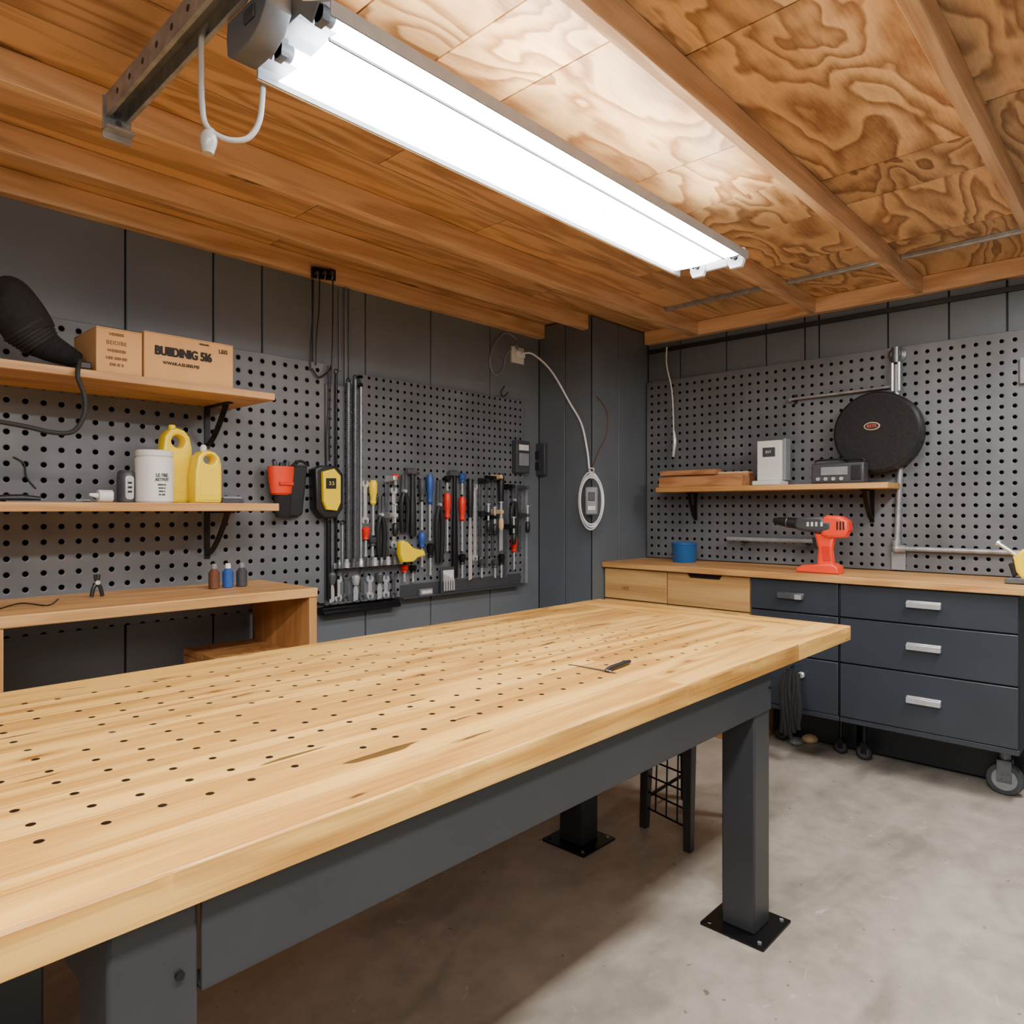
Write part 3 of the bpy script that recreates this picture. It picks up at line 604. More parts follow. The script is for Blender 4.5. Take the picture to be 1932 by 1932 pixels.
# ================= HAND TOOLS =================
GR = 'hand tools hanging on the pegboard'
def tool(kind, px, y0, y1, mat='black', k=1.6):
    a = P(px, y0, Y=3.385); b = P(px, y1, Y=3.385); x, z1, z0 = a.x, a.z, b.z; L = z1-z0; y = 3.4095-.0155*k
    cn = {'black': 'black', 'red': 'red', 'navy': 'blue', 'yellow': 'yellow', 'dsteel': 'steel', 'chrome': 'silver', 'cream': 'wooden', 'dgrey': 'dark grey', 'orange': 'red', 'galv': 'steel', 'blackm': 'black'}[mat]
    T = Thing(kind, f'{cn} {kind.replace("_", " ")} hanging on the grey pegboard', kind.split('_')[-1], (x, y, z0), GR)
    if kind == 'screwdriver':
        h = L*.45
        T.part(G().lathe([(.006*k, 0), (.012*k, h*.08), (.010*k, h*.25), (.0145*k, h*.5), (.0155*k, h*.85), (.010*k, h)], (x, y, z1-h), n=12), 'handle', mat)
        T.part(G().cyl((x, y, z1-h+.002), (x, y, z0+.015), .0042*k, n=10).box(x-.005*k, x+.005*k, y-.002, y+.002, z0, z0+.018), 'shaft', 'chrome')
    elif kind == 'pliers':
        pv = z1-L*.3
        for s in (-1, 1):
            g = G(); g.shape([(x+s*.001, z1), (x+s*.009*k, z1-.01), (x+s*.014*k, pv+.015), (x+s*.013*k, pv-.012), (x-s*.004, pv-.012), (x-s*.006, pv+.005), (x+s*.001, pv+.018)][::s], Matrix.Translation((0, y-.004*s, 0)) @ LM, .012, .001)
            T.part(g, 'jaw', 'dsteel')
            T.part(G().tube([(x+s*.006, y, pv-.008), (x+s*.022, y, pv-L*.18), (x+s*.024, y, pv-L*.4), (x+s*.016, y, z0)], [.007*k, .0095*k, .0095*k, .008*k], 10), 'handle', mat)
        T.part(G().cyl((x, y-.016, pv), (x, y+.0155*k, pv), .010), 'pivot', 'chrome')
    elif kind == 'hammer':
        T.part(G().cyl((x-.05, y-.002, z1-.018), (x-.02, y-.002, z1-.018), .019).box(x-.022, x+.018, y-.018, y+.0155*k, z1-.034, z1-.004).tube([(x+.015, y, z1-.018), (x+.035, y, z1-.018), (x+.052, y, z1-.034)], [.014, .011, .004], 10), 'head', 'dsteel', .001)
        T.part(G().lathe([(.013*k, 0), (.015*k, .02), (.014*k, L*.4), (.010*k, L*.65), (.009*k, L)], (x, y, z0), n=14, sy=.8), 'handle', mat)
    elif kind == 'wrench':
        R = .024
        def head(cz, up):
            o = []
            for i in range(13):
                an = math.radians(28+304*i/12); o.append((x+R*math.sin(an), cz+up*R*math.cos(an)))
            o.append((x-.009, cz-up*.004)); o.append((x+.009, cz-up*.004)); return o
        for cz, up in ((z1-R, 1), (z0+R, -1)):
            T.part(G().shape(head(cz, up), Matrix.Translation((0, 3.402, 0)) @ LM, .014, .001), 'jaw', mat)
        T.part(G().box(x-.011, x+.011, 3.397, 3.408, z0+R*1.7, z1-R*1.7), 'shank', mat, .001)
    elif kind == 'bar_clamp':
        T.part(G().box(x-.012, x+.012, 3.398, 3.4098, z0, z1), 'bar', 'dsteel', .001)
        M2 = Matrix.Translation((x, 0, 0)) @ Matrix(((0, 0, 1, 0), (-1, 0, 0, 0), (0, 1, 0, 0), (0, 0, 0, 1)))
        y = 3.40
        g = G(); g.shape([(-y-.008, z1+.004), (-y+.08, z1-.002), (-y+.085, z1-.024), (-y+.06, z1-.03), (-y-.008, z1-.038)], M2, .028, .002); T.part(g, 'fixed_jaw', mat)
        zc = z1-L*.45; g = G(); g.shape([(-y-.008, zc+.018), (-y+.06, zc+.012), (-y+.09, zc+.01), (-y+.09, zc-.012), (-y-.008, zc-.02)], M2, .028, .002); T.part(g, 'sliding_jaw', mat)
        T.part(G().cyl((x, y-.078, zc-.05), (x, y-.078, zc+.06), .007).cyl((x, y-.078, zc+.06), (x, y-.078, zc+.068), .015), 'screw', 'chrome')
        T.part(G().lathe([(.011, 0), (.018, .02), (.017, .07), (.010, .08)], (x, y-.078, zc-.125), n=12), 'handle', 'cream' if mat == 'cream' else 'black')
    elif kind == 'wood_chisel':
        h = L*.38
        T.part(G().lathe([(.010*k, 0), (.013*k, h*.3), (.0155*k, h*.8), (.011*k, h)], (x, y, z1-h), n=12), 'handle', mat)
        g = G(); g.shape([(x-.007, z1-h), (x+.007, z1-h), (x+.015, z1-h-L*.2), (x+.015, z0+.01), (x-.015, z0), (x-.015, z1-h-L*.2)], Matrix.Translation((0, y, 0)) @ LM, .007, .001); T.part(g, 'blade', 'chrome')
rows = [('wrench', 692, 905, 990, 'chrome'), ('screwdriver', 704, 906, 1010, 'yellow'), ('pliers', 719, 935, 1055, 'black'), ('bar_clamp', 733, 898, 1062, 'chrome'),
        ('wrench', 746, 918, 1035, 'chrome'), ('pliers', 763, 893, 1005, 'black'), ('hammer', 779, 884, 1012, 'black'), ('screwdriver', 796, 903, 1000, 'dgrey'),
        ('screwdriver', 811, 895, 1020, 'navy'), ('pliers', 829, 905, 1062, 'black'), ('screwdriver', 844, 930, 1040, 'red'), ('hammer', 858, 888, 1090, 'blackm'),
        ('screwdriver', 872, 937, 1040, 'red'), ('wood_chisel', 887, 903, 1095, 'black'), ('wrench', 899, 912, 1060, 'chrome'), ('bar_clamp', 909, 903, 1050, 'black'),
        ('bar_clamp', 921, 898, 1070, 'blackm'), ('bar_clamp', 933, 896, 1050, 'cream'), ('wood_chisel', 945, 893, 1040, 'black'), ('bar_clamp', 957, 914, 1090, 'black'),
        ('pliers', 970, 915, 1010, 'black'), ('bar_clamp', 983, 916, 1040, 'dsteel')]
for r in rows: tool(*r)
for i in range(9):
    tool('wrench' if i % 3 else 'wood_chisel', 626+i*15, 1080+(i % 2)*5, 1138-(i*1.2), 'chrome' if i % 2 else 'dsteel')
for i, (px, y0, y1, mt) in enumerate(((703, 1014, 1050, 'dgrey'), (690, 994, 1050, 'red'), (796, 1004, 1070, 'navy'), (812, 1025, 1085, 'blackm'), (909, 1055, 1090, 'dgrey'), (934, 1055, 1090, 'dgrey'), (872, 1045, 1090, 'blackm'), (946, 1045, 1090, 'blackm'), (844, 898, 926, 'blackm'), (872, 893, 933, 'navy'), (970, 1015, 1075, 'red'), (746, 895, 915, 'orange'), (779, 1066, 1098, 'blackm'), (763, 1066, 1098, 'red'))):
    tool('screwdriver', px, y0, y1, mt)
a = P(993, 925, Y=3.40); b = P(993, 1100, Y=3.40)
top(G().box(a.x-.010, a.x+.010, 3.395, 3.4098, b.z, a.z), 'steel_ruler', 'pale long ruler hanging at the pegboard edge', 'ruler', 'grey', .001)
T = Thing('socket_rail', 'silver rail with a row of sockets on the pegboard', 'tool rack', P(690, 1070, Y=3.38))
a = P(625, 1062, Y=3.39); b = P(752, 1062, Y=3.39); zr = 1.45-.315
T.part(G().box(a.x, b.x, 3.36, 3.366, zr-.016, zr+.016), 'rail', 'galv', .002)
for x in (a.x+.03, b.x-.03): T.part(G().box(x-.008, x+.008, 3.366, 3.4098, zr-.01, zr+.01), 'rail_post', 'galv')
for i in range(10):
    x = a.x+.02+(b.x-a.x-.04)*i/9; r = .013+.004*((i*7) % 3)/2
    T.part(G().lathe([(r, 0), (r, .03), (r*.8, .034), (r*.8, .048)], (x, 3.341, zr-.012), n=14), 'socket', 'chrome' if i % 2 else 'dsteel')
a = P(607, 1155, Y=3.40); b = P(752, 1155, Y=3.40)
top(G().box(a.x, b.x, 3.385, 3.4498, .865, .905).box(a.x, b.x, 3.375, 3.3855, .865, .885), 'tool_tray', 'black metal tool rail at the pegboard foot', 'tool rack', 'blackm', .003)
T = Thing('holder_panel', 'dark grey tool holder panel with lipped edge', 'tool rack', P(870, 1125, Y=3.4))
a = P(758, 1100, Y=3.39); b = P(985, 1100, Y=3.39)
T.part(G().box(a.x, b.x, 3.402, 3.4098, .905, .99), 'panel', 'dgrey', .003); T.part(G().box(a.x, b.x, 3.37, 3.4015, .905, .915), 'lip', 'dgrey', .002)
q = P(850, 1112, Y=3.35)
T = Thing('drill_bit_case', 'small open case of drill bits on the holder panel', 'case', (q.x, 3.36, .916))
T.part(G().box(q.x-.06, q.x+.06, 3.372, 3.384, .9155, 1.08), 'case', 'dgrey', .003)
T.part(G().box(q.x-.045, q.x+.045, 3.368, 3.3715, .99, 1.06), 'label_plate', 'whitep', .001)
for i in range(5): T.part(G().cyl((q.x-.04+i*.02, 3.362, .93), (q.x-.04+i*.02, 3.362, 1.04-.01*i), .006), 'drill_bit', 'chrome')
q = P(806, 1112, Y=3.37)
top(G().box(q.x-.05, q.x+.05, 3.375, 3.396, .9155, .955).box(q.x-.04, q.x+.04, 3.37, 3.3755, .925, .945, 1), 'parts_tray', 'small silver parts tray with white tag', 'tray', ['galv', 'whitep'], .002)
T = Thing('glue_gun', 'small yellow pistol-shaped tool on the pegboard', 'glue gun', P(765, 1060, Y=3.34))
o, m = LO([(752, 1024), (758, 1019), (766, 1022), (778, 1034), (797, 1038), (800, 1048), (785, 1052), (777, 1060), (757, 1061), (752, 1046)], 3.30)
T.part(G().shape(o, Matrix.Translation((0, 3.302, 0)) @ LM, .045, .01), 'body', 'yellow')
T.part(G().cyl(P(765, 1036, Y=3.32), P(765, 1036, Y=3.32)+V((0, .09, 0)), .008), 'mount_pin', 'black')
T.part(G().cyl(P(798, 1044, Y=3.30), P(806, 1045, Y=3.30), .006), 'nozzle', 'dsteel')
# electrical boxes
a = P(975, 830, Y=3.36); b = P(1000, 893, Y=3.36)
T = Thing('electrical_box', 'dark grey electrical switch box on the pegboard edge', 'electrical box', V((a.x, 3.4, b.z)))
T.part(G().box(a.x, b.x, 3.36, 3.4098, b.z, a.z), 'housing', 'dgrey', .005)
T.part(G().box(a.x+.02, b.x-.02, 3.35, 3.359, b.z+.05, a.z-.09), 'switch', 'grey', .003)
T.part(G().box(a.x+.02, b.x-.02, 3.353, 3.359, a.z-.07, a.z-.03), 'label_plate', 'whitep', .001)
a = P(1002, 838, X=3.93); b = P(1027, 897, X=3.93)
T = Thing('electrical_box', 'dark grey outlet box on the wall corner', 'electrical box', V((3.95, a.y, b.z)))
T.part(G().box(3.93, 3.9698, b.y, a.y, b.z, a.z), 'housing', 'dgrey', .005)
m_ = (a.y+b.y)/2
for z_ in (b.z+.04, b.z+.12): T.part(G().box(3.922, 3.929, m_-.025, m_+.025, z_, z_+.06), 'socket', 'black', .003)
# outlet + cords
a = P(967, 652, Y=3.43); b = P(990, 688, Y=3.43)
T = Thing('power_outlet', 'white wall outlet with plugged-in cord', 'outlet', V((a.x, 3.44, b.z)))
T.part(G().box(a.x, b.x, 3.435, 3.4498, b.z, a.z), 'cover_plate', 'whitep', .003)
T.part(G().box(a.x+.03, b.x-.02, 3.405, 3.4345, b.z+.04, b.z+.085), 'plug', 'white', .005)
T.part(G().cyl((a.x+.05, 3.433, b.z+.115), (a.x+.05, 3.4345, b.z+.115), .018), 'socket', 'grey')
q0 = V((a.x+.06, 3.40, b.z+.06))
c = P(1116, 945, X=3.89); dC = V((-.8, -.6, 0)); sd = V((.6, -.8, 0))
E = Thing('extension_cord', 'white extension cord draped down to a coiled plug', 'cord', P(1115, 998, X=3.9))
E.part(G().tube([q0, P(1005, 668, Y=3.36), P(1040, 700, Y=3.25), P(1075, 760, X=3.93), P(1097, 800, X=3.93), P(1108, 850, X=3.92), P(1112, 885, X=3.90), c+V((0, 0, .19))], .0068, 10), 'cord', 'white')
for i in range(4):
    E.part(G().torus(c+dC*(.007*i)+sd*random.uniform(-.006, .006), .080-.005*(i % 2), .0058, dC, 40, 8, sy=2.45-.1*i), 'coil', 'white')
Rz = Matrix.Rotation(math.atan2(-.6, -.8), 4, 'Z')
def obox(g, cen, sx, sy, sz): return g.box(cen.x-sx/2, cen.x+sx/2, cen.y-sy/2, cen.y+sy/2, cen.z-sz/2, cen.z+sz/2, rot=Rz)
E.part(obox(G(), c+V((0, 0, 0)), .035, .085, .19), 'power_adapter', 'grey', .012)
E.part(obox(G(), c+dC*.02+V((0, 0, .03)), .008, .045, .06), 'adapter_socket', 'dgrey', .003)
E.part(obox(G(), c+dC*.02+V((0, 0, -.05)), .008, .05, .03), 'adapter_plate', 'whitep', .003)
E.part(G().tube([c+V((0, 0, .15)), c+V((0, 0, .215))+dC*.01+sd*.015, c+V((0, 0, .215))+dC*.01-sd*.015, c+V((0, 0, .15))], .005, 8), 'tie', 'chrome')
E.part(G().cyl(c+V((0, 0, .19)), V((3.972, max(c.y, 2.99), c.z+.19)), .005), 'wall_hook', 'blackm')
top(G().tube([P(975, 640, Y=3.4443), P(955, 628, Y=3.4443), P(935, 645, Y=3.4443), P(924, 680, Y=3.4443), P(932, 706, Y=3.4443), P(948, 700, Y=3.4443), P(955, 670, Y=3.4443), P(972, 650, Y=3.4443)], .0055, 8), 'cable_loop', 'grey cable loop hanging beside the outlet', 'cable', 'grey')
top(G().tube([P(1126, 748, Y=2.9665), P(1145, 778, Y=2.9665), P(1144, 820, Y=2.9665), P(1130, 850, Y=2.9665), P(1118, 880, Y=2.9665)], .0035, 8), 'brown_wire', 'thin brown wire running down the column', 'wire', 'copper')
top(G().tube([P(952, 728, Y=3.4065), P(945, 740, Y=3.406), P(950, 748, Y=3.406), P(958, 740, Y=3.4065)], .004, 8), 'peg_hook', 'small black hook on the pegboard', 'hook', 'black')
a = P(1258, 655, X=4.63)
T = Thing('pull_cord', 'thin white cord with metal clip hanging from the ceiling', 'pull cord', P(1272, 862, X=4.63))
T.part(G().tube([a, P(1258, 690, X=4.63), P(1268, 740, X=4.63), P(1271, 815, X=4.63)], .0055, 8), 'cord', 'whitep')
T.part(G().tube([P(1271, 812, X=4.63), P(1273, 835, X=4.63), P(1270, 862, X=4.63)], [.009, .015, .010], 10), 'clip', 'chrome')
# ================= RIGHT WALL =================
yl = P(1237, 900, X=4.38).y; yr = P(1675, 900, X=4.38).y
S3 = Thing('shelf', 'pine shelf on black brackets on the pegboard wall', 'shelf', (4.5, (yl+yr)/2, 1.565))
S3.part(G().box(4.38, 4.6595, yr, yl, 1.568, 1.602), 'shelf_board', 'shelfY', .003)
S3.part(bracket(P(1640, 900, X=4.6).y, 1.567, 4.659, .20, .20, .008, 'R'), 'shelf_bracket', 'blackm', .001)
S3.part(bracket(P(1305, 900, X=4.6).y, 1.567, 4.659, .12, .20, .008, 'R'), 'shelf_bracket', 'blackm', .001)
z3 = 1.6025
def yR(px, X): return P(px, 900, X=X).y
for p0, p1, x0, x1, za, zb_, mt in ((1243, 1400, 4.40, 4.49, 0, .070, 'offcut'), (1255, 1412, 4.495, 4.60, 0, .085, 'offcut'), (1245, 1350, 4.47, 4.56, .0855, .12, 'offcut'), (1355, 1410, 4.50, 4.59, .0855, .10, 'cream')):
    top(G().box(x0, x1, yR(p1, x0), yR(p0, x0), z3+za, z3+zb_), 'wood_offcut', 'sawn wooden offcut stacked on the shelf', 'board', mt, .002, 'wood offcuts on the shelf')
X = 4.47
T = Thing('timer_box', 'white timer box with dark dial plate on the shelf', 'timer', (X, yR(1447, X), z3))
y0, y1 = yR(1480, X), yR(1428, X)
T.part(G().box(X, X+.09, y0+.02, y1, z3+.03, z3+.29), 'case', 'whitep', .006)
T.part(G().box(X+.02, X+.10, y0, y0+.019, z3+.03, z3+.30), 'side_plate', 'grey', .004)
T.part(G().box(X-.004, X-.0005, y0+.06, y1-.04, z3+.185, z3+.245), 'dial_plate', 'dgrey', .001)
T.part(G().text('E5T', .024, Matrix.Translation((X-.0046, (y0+y1)/2+.012, z3+.215)) @ RM), 'dial_text', 'whitep')
T.part(G().box(X-.05, X+.09, y0+.01, y1+.012, z3, z3+.029), 'base', 'whitep', .006)
X = 4.42; y0, y1 = yR(1630, X), yR(1530, X)
T = Thing('shop_radio', 'dark grey portable radio on the shelf', 'radio', (X+.04, (y0+y1)/2, z3))
T.part(G().box(X, X+.085, y0, y1, z3, z3+.125), 'case', 'dgrey', .01)
T.part(G().box(X-.006, X-.0005, y0+.015, y0+.07, z3+.02, z3+.105), 'speaker_grille', 'black', .003)
T.part(G().box(X-.006, X-.0005, y0+.09, y1-.06, z3+.05, z3+.10), 'display', 'grey', .002)
for i in range(4): T.part(G().cyl((X-.012, y1-.045-i*.045, z3+.028), (X, y1-.045-i*.045, z3+.028), .011), 'knob', 'chrome')
T.part(G().tube([(X+.04, y0+.02, z3+.12), (X+.04, y0+.03, z3+.145), (X+.04, y1-.03, z3+.145), (X+.04, y1-.02, z3+.12)], .006, 8, 4), 'carry_handle', 'black')
T.part(G().cyl((X+.03, y1+.004, z3+.01), (X+.03, y1+.004, z3+.12), .008), 'antenna_mount', 'galv')
# round case
c = P(1651, 815, X=4.53)
T = Thing('round_reel_case', 'black round reel case with small oval badge hung on the pegboard', 'reel case', (4.59, c.y, c.z-.24))
T.part(G().lathe([(.225, 0), (.240, .006), (.243, .02), (.243, .035), (.235, .042), (.235, .05), (.243, .056), (.243, .11), (.230, .12)], (4.6595, c.y, c.z), (-1, 0, 0), 56), 'case', 'black')
T.part(G().lathe([(.228, 0), (.225, .008), (.20, .011), (.12, .014), (0, .015)], (4.54, c.y, c.z), (-1, 0, 0), 56), 'front_cover', 'fabric')
q = P(1645, 804, X=4.525)
T.part(G().shape(circ(-q.y, q.z, .045, 24, .024), Matrix.Translation((4.524, 0, 0)) @ RM, .004, .001), 'badge_rim', 'cream')
T.part(G().shape(circ(-q.y, q.z, .039, 24, .019), Matrix.Translation((4.521, 0, 0)) @ RM, .003, .0008), 'badge_face', 'black')
T.part(G().text('RETE', .024, Matrix.Translation((4.519, q.y, q.z)) @ RM), 'badge_text', 'orange')
# pipes
T = Thing('steel_pipe', 'galvanised pipe assembly with elbow mounted on the pegboard', 'pipe', P(1690, 1080, X=4.63))
xp = 4.62; a = P(1690, 668, X=xp); yy = a.y; ze = P(1690, 1035, X=xp).z
T.part(G().cyl((4.642, yy-.02, P(1690, 870, X=xp).z), (4.642, yy-.0, ze), .0165, n=16), 'riser', 'galv')
T.part(G().cyl((4.6425, yy, a.z-.06), (4.6425, yy, P(1690, 760, X=xp).z), .0165, n=16), 'riser', 'galv')
g = G(); g.lathe([(.05, 0), (.05, .012), (.028, .02), (.028, .045)], (4.66, yy, a.z), (-1, 0, 0)); g.cyl((4.625, yy, a.z+.04), (4.625, yy, a.z-.05), .024); T.part(g, 'flange', 'dsteel')
for dy in (-.03, .03): T.part(G().cyl((4.618, yy+dy*.6, a.z-.05), (4.618, yy+dy*.6, a.z-.22), .009), 'twin_tube', 'chrome')
g = G(); g.sph((4.633, yy, ze), .026).cyl((4.633, yy, ze), (4.633, yy, ze+.05), .023).cyl((4.633, yy, ze), (4.633, yy-.05, ze), .023); T.part(g, 'elbow', 'galv')
T.part(G().cyl((4.64, yy-.03, ze), (4.64, .30, ze), .015), 'branch', 'galv')
T.part(G().box(4.645, 4.6595, yy-.045, yy+.03, 1.085, ze-.02), 'mount_plate', 'grey', .002)
a = P(1492, 753, X=4.62); b = P(1690, 732, X=4.62)
T = Thing('hanging_rail', 'thin steel rod mounted across the pegboard', 'rod', V((4.64, a.y, a.z-.05)))
T.part(G().tube([(4.63, a.y, a.z-.01), (4.63, a.y-.01, a.z), (4.63, (a.y+b.y)/2, a.z+.006), (4.63, b.y+.03, a.z+.012)], .009, 8), 'rod', 'galv')
T.part(G().cyl((4.655, a.y-.02, a.z), (4.63, a.y-.02, a.z), .012).box(4.65, 4.6595, a.y-.03, a.y-.01, a.z-.03, a.z+.03), 'mount', 'black', .001)
a = P(1366, 1017, X=4.55); b = P(1530, 1022, X=4.55)
T = Thing('steel_tube', 'steel tube held on the pegboard by clips', 'pipe', V((4.6, a.y, a.z-.02)))
T.part(G().cyl((4.60, a.y, a.z), (4.60, b.y-.03, a.z), .0145), 'tube', 'grey')
for yc in (a.y-.12, b.y+.04): T.part(G().box(4.585, 4.6598, yc-.01, yc+.01, a.z-.0225, a.z-.0145), 'clip', 'blackm')
a = P(1927, 672, X=4.6); b = P(1927, 722, X=4.6)
top(G().box(4.63, 4.6598, a.y-.03, a.y+.012, b.z, a.z), 'switch_plate', 'pale switch plate on the pegboard', 'switch', 'grey', .004)
# blue cup
q = P(1291, 1060, X=4.45); zc = 1.0755
T = Thing('paint_cup', 'blue plastic cup standing on the worktop', 'cup', (4.45, q.y, zc))
T.part(G().lathe([(.078, 0), (.081, .004), (.086, .125), (.090, .132), (.086, .136), (.080, .130), (.076, .02), (0, .018)], (4.45, q.y, zc)), 'cup', 'blue')
T.part(G().torus((4.45, q.y, zc+.128), .088, .004), 'rim', 'navy')
# drill
X = 4.25
def rsh(T, pts, X, th, bev, name, mat, sub=None, holes=None):
    o, m = RO(pts, X); hs = [RO(h, X)[0] for h in (holes or [])]
    return T.part(G().shape(o, m, th, bev, hs), name, mat, sub=sub)
T = Thing('cordless_drill', 'red and dark grey cordless drill standing on its battery', 'drill', (X, P(1548, 1085, X=X).y, 1.0755))
rsh(T, [(1552, 979), (1562, 972), (1590, 974), (1603, 982), (1605, 1000), (1598, 1014), (1568, 1016), (1552, 1010)], X, .085, .018, 'motor_housing', 'orange')
rsh(T, [(1597, 980), (1604, 984), (1606, 1000), (1599, 1010)], X, .07, .003, 'rear_cap', 'red')
for i in range(3): rsh(T, [(1578+i*6, 984), (1581+i*6, 984), (1581+i*6, 1000), (1578+i*6, 1000)], X-.0425, .003, .0004, 'vent', 'black')
rsh(T, [(1505, 980), (1518, 975), (1556, 974), (1560, 982), (1574, 984), (1572, 1000), (1550, 1006), (1510, 1000), (1503, 992)], X, .092, .016, 'gear_case', 'dgrey')
a = P(1508, 988, X=X); b = P(1460, 982, X=X)
T.part(G().tube([a, a.lerp(b, .4), a.lerp(b, .8), b], [.034, .032, .024, .015], 20, 3), 'chuck', 'black')
for t_ in (.05, .45): T.part(G().torus(a.lerp(b, t_), .033 if t_ < .1 else .031, .003, b-a, 24, 6), 'chuck_ring', 'dsteel')
rsh(T, [(1537, 1004), (1556, 1006), (1578, 1010), (1572, 1035), (1575, 1068), (1543, 1068), (1545, 1035)], X, .052, .016, 'handle', 'orange')
rsh(T, [(1533, 1014), (1543, 1012), (1544, 1036), (1536, 1032)], X, .03, .004, 'trigger', 'black')
rsh(T, [(1518, 1065), (1575, 1063), (1586, 1069), (1588, 1082.5), (1508, 1077.5), (1508, 1071)], X, .11, .010, 'battery', 'orange')
rsh(T, [(1551, 1030), (1566, 1030), (1567, 1058), (1553, 1058)], X-.026, .008, .003, 'grip_pad', 'red')
for px in (1522, 1530, 1538, 1548): rsh(T, [(px, 985), (px+4, 985), (px+4, 993), (px, 993)], X-.0465, .002, .0003, 'badge_mark', 'whitep')
# yellow tool at the end of the worktop
X = 4.3
T = Thing('jigsaw', 'yellow and black power tool on the worktop end', 'power tool', (X, P(1925, 1090, X=X).y, 1.0755))
rsh(T, [(1912, 1050), (1930, 1036), (1970, 1036), (1980, 1056), (1972, 1085), (1930, 1093), (1918, 1078)], X, .07, .014, 'body', 'yellow')
rsh(T, [(1898, 1091), (1908, 1089), (1980, 1093), (1980, 1103), (1898, 1099)], X, .09, .004, 'base_plate', 'dsteel')
rsh(T, [(1903, 1064), (1916, 1058), (1922, 1083), (1912, 1090)], X, .045, .008, 'guard', 'black')
a = P(1885, 1026, X=X); b = P(1930, 1056, X=X)
T.part(G().cyl(a, b, .010).cyl(a+V((0, .01, .006)), a, .016), 'blade_arm', 'chrome')
# ================= CABINETS =================
yA, yB, yC, yD = .54, 1.364, 1.882, 2.962
top(G().box(4.09, 4.699, .42, 2.965, 1.036, 1.075), 'worktop', 'long pine worktop covering the cabinets', 'worktop', 'shelfY', .004)
def caster(T, x, y, htop, r=.083, wm='grey'):
    k = r/.083
    f = T.part(G().box(x-.035*k, x+.035*k, y-.04*k, y+.04*k, htop-.014, htop-.001).cyl((x, y, htop-.012), (x, y, r*2+.012), .026*k)
               .box(x-.034*k, x-.029*k, y-.032*k, y+.032*k, r*.85, r*2+.016).box(x+.029*k, x+.034*k, y-.032*k, y+.032*k, r*.85, r*2+.016).box(x-.034*k, x+.034*k, y-.032*k, y+.032*k, r*2+.004, r*2+.016).cyl((x-.037*k, y, r), (x+.037*k, y, r), .010*k), 'caster', 'dsteel' if k > .9 else 'blackm', .002)
    T.part(G().lathe([(.055*k, -.022*k), (.076*k, -.019*k), (r, -.008*k), (r, .008*k), (.076*k, .019*k), (.055*k, .022*k)], (x, y, r), (1, 0, 0), 36), 'wheel', 'dgrey' if k > .9 else 'black', sub=f)
    T.part(G().lathe([(.02*k, -.027*k), (.055*k, -.0245*k), (.055*k, .0245*k), (.02*k, .027*k)], (x, y, r), (1, 0, 0), 28), 'wheel_hub', wm, sub=f)
def bar_handle(T, yc, zc, w, d, mat):
    g = G(); x = 4.118
    g.box(x-.024, x-.015, yc-w/2, yc+w/2, zc-.015, zc+.015)
    g.box(x-.0155, x, yc-w/2, yc-w/2+.014, zc-.013, zc+.013).box(x-.0155, x, yc+w/2-.014, yc+w/2, zc-.013, zc+.013).box(x-.006, x, yc-w/2, yc+w/2, zc+.004, zc+.021)
    T.part(g, 'handle', mat, .003, 'brushed metal bar handle', sub=d)
def dark_cab(y0, y1, label, rows, cs):
    T = Thing('drawer_cabinet', label, 'cabinet', (4.4, (y0+y1)/2, 0), 'slate drawer cabinets')
    T.part(G().box(4.142, 4.69, y0, y1, .262, 1.034), 'body', 'slatedk', .003)
    T.part(G().box(4.125, 4.141, y0, y1, .262, .290), 'plinth_rail', 'slate', .003)
    T.part(G().box(4.46, 4.69, y0+.01, y1-.01, .02, .261), 'underside_shade_panel', 'slatedk', .003)  # dark panel added to stand in for shade under the cabinet
    for (za, zb_, kind) in rows:
        d = T.part(G().box(4.12, 4.141, y0+.004, y1-.004, za+.004, zb_-.004), 'drawer', 'slate', .003)
        zc_ = (za+zb_)/2
        if kind == 'bar': bar_handle(T, P(1743, 1200, X=4.12).y, zc_+.01, .158, d, 'chrome')
        if kind == 'small':
            bar_handle(T, P(1493, 1133, X=4.12).y, zc_, .150, d, 'dsteel'); q = P(1512, 1133, X=4.12)
            T.part(G().box(4.0915, 4.0935, q.y-.008, q.y+.03, zc_-.014, zc_+.014), 'handle_plate', 'chrome', sub=d)
        if kind == 'knob':
            q = P(1515, 1272, X=4.12); T.part(G().lathe([(.008, 0), (.008, .015), (.018, .02), (.018, .03), (.012, .036)], (4.12, q.y, q.z), (-1, 0, 0), 20), 'knob', 'chrome', sub=d)
    for c_ in cs: caster(T, *c_)
dark_cab(yA, yB-.002, 'slate grey rolling cabinet with three wide drawers and chrome handles', [(.846, 1.034, 'bar'), (.593, .846, 'bar'), (.290, .593, 'bar')], [(4.32, yA+.085, .262), (4.36, yB-.06, .262, .045, 'dgrey')])
dark_cab(yB+.002, yC-.002, 'narrow slate grey cabinet with drawers beside the wide one', [(.846, 1.034, 'small'), (.593, .846, 'none'), (.290, .593, 'knob')], [(4.38, yB+.075, .262, .04, 'dgrey'), (4.38, yC-.09, .262, .04, 'dgrey')])
T = Thing('wood_cabinet', 'birch cabinet with two shallow drawers under the worktop', 'cabinet', (4.4, 2.4, 0))
T.part(G().box(4.146, 4.69, yC+.002, yD, .0, 1.034), 'body', 'drawerwood', .003)
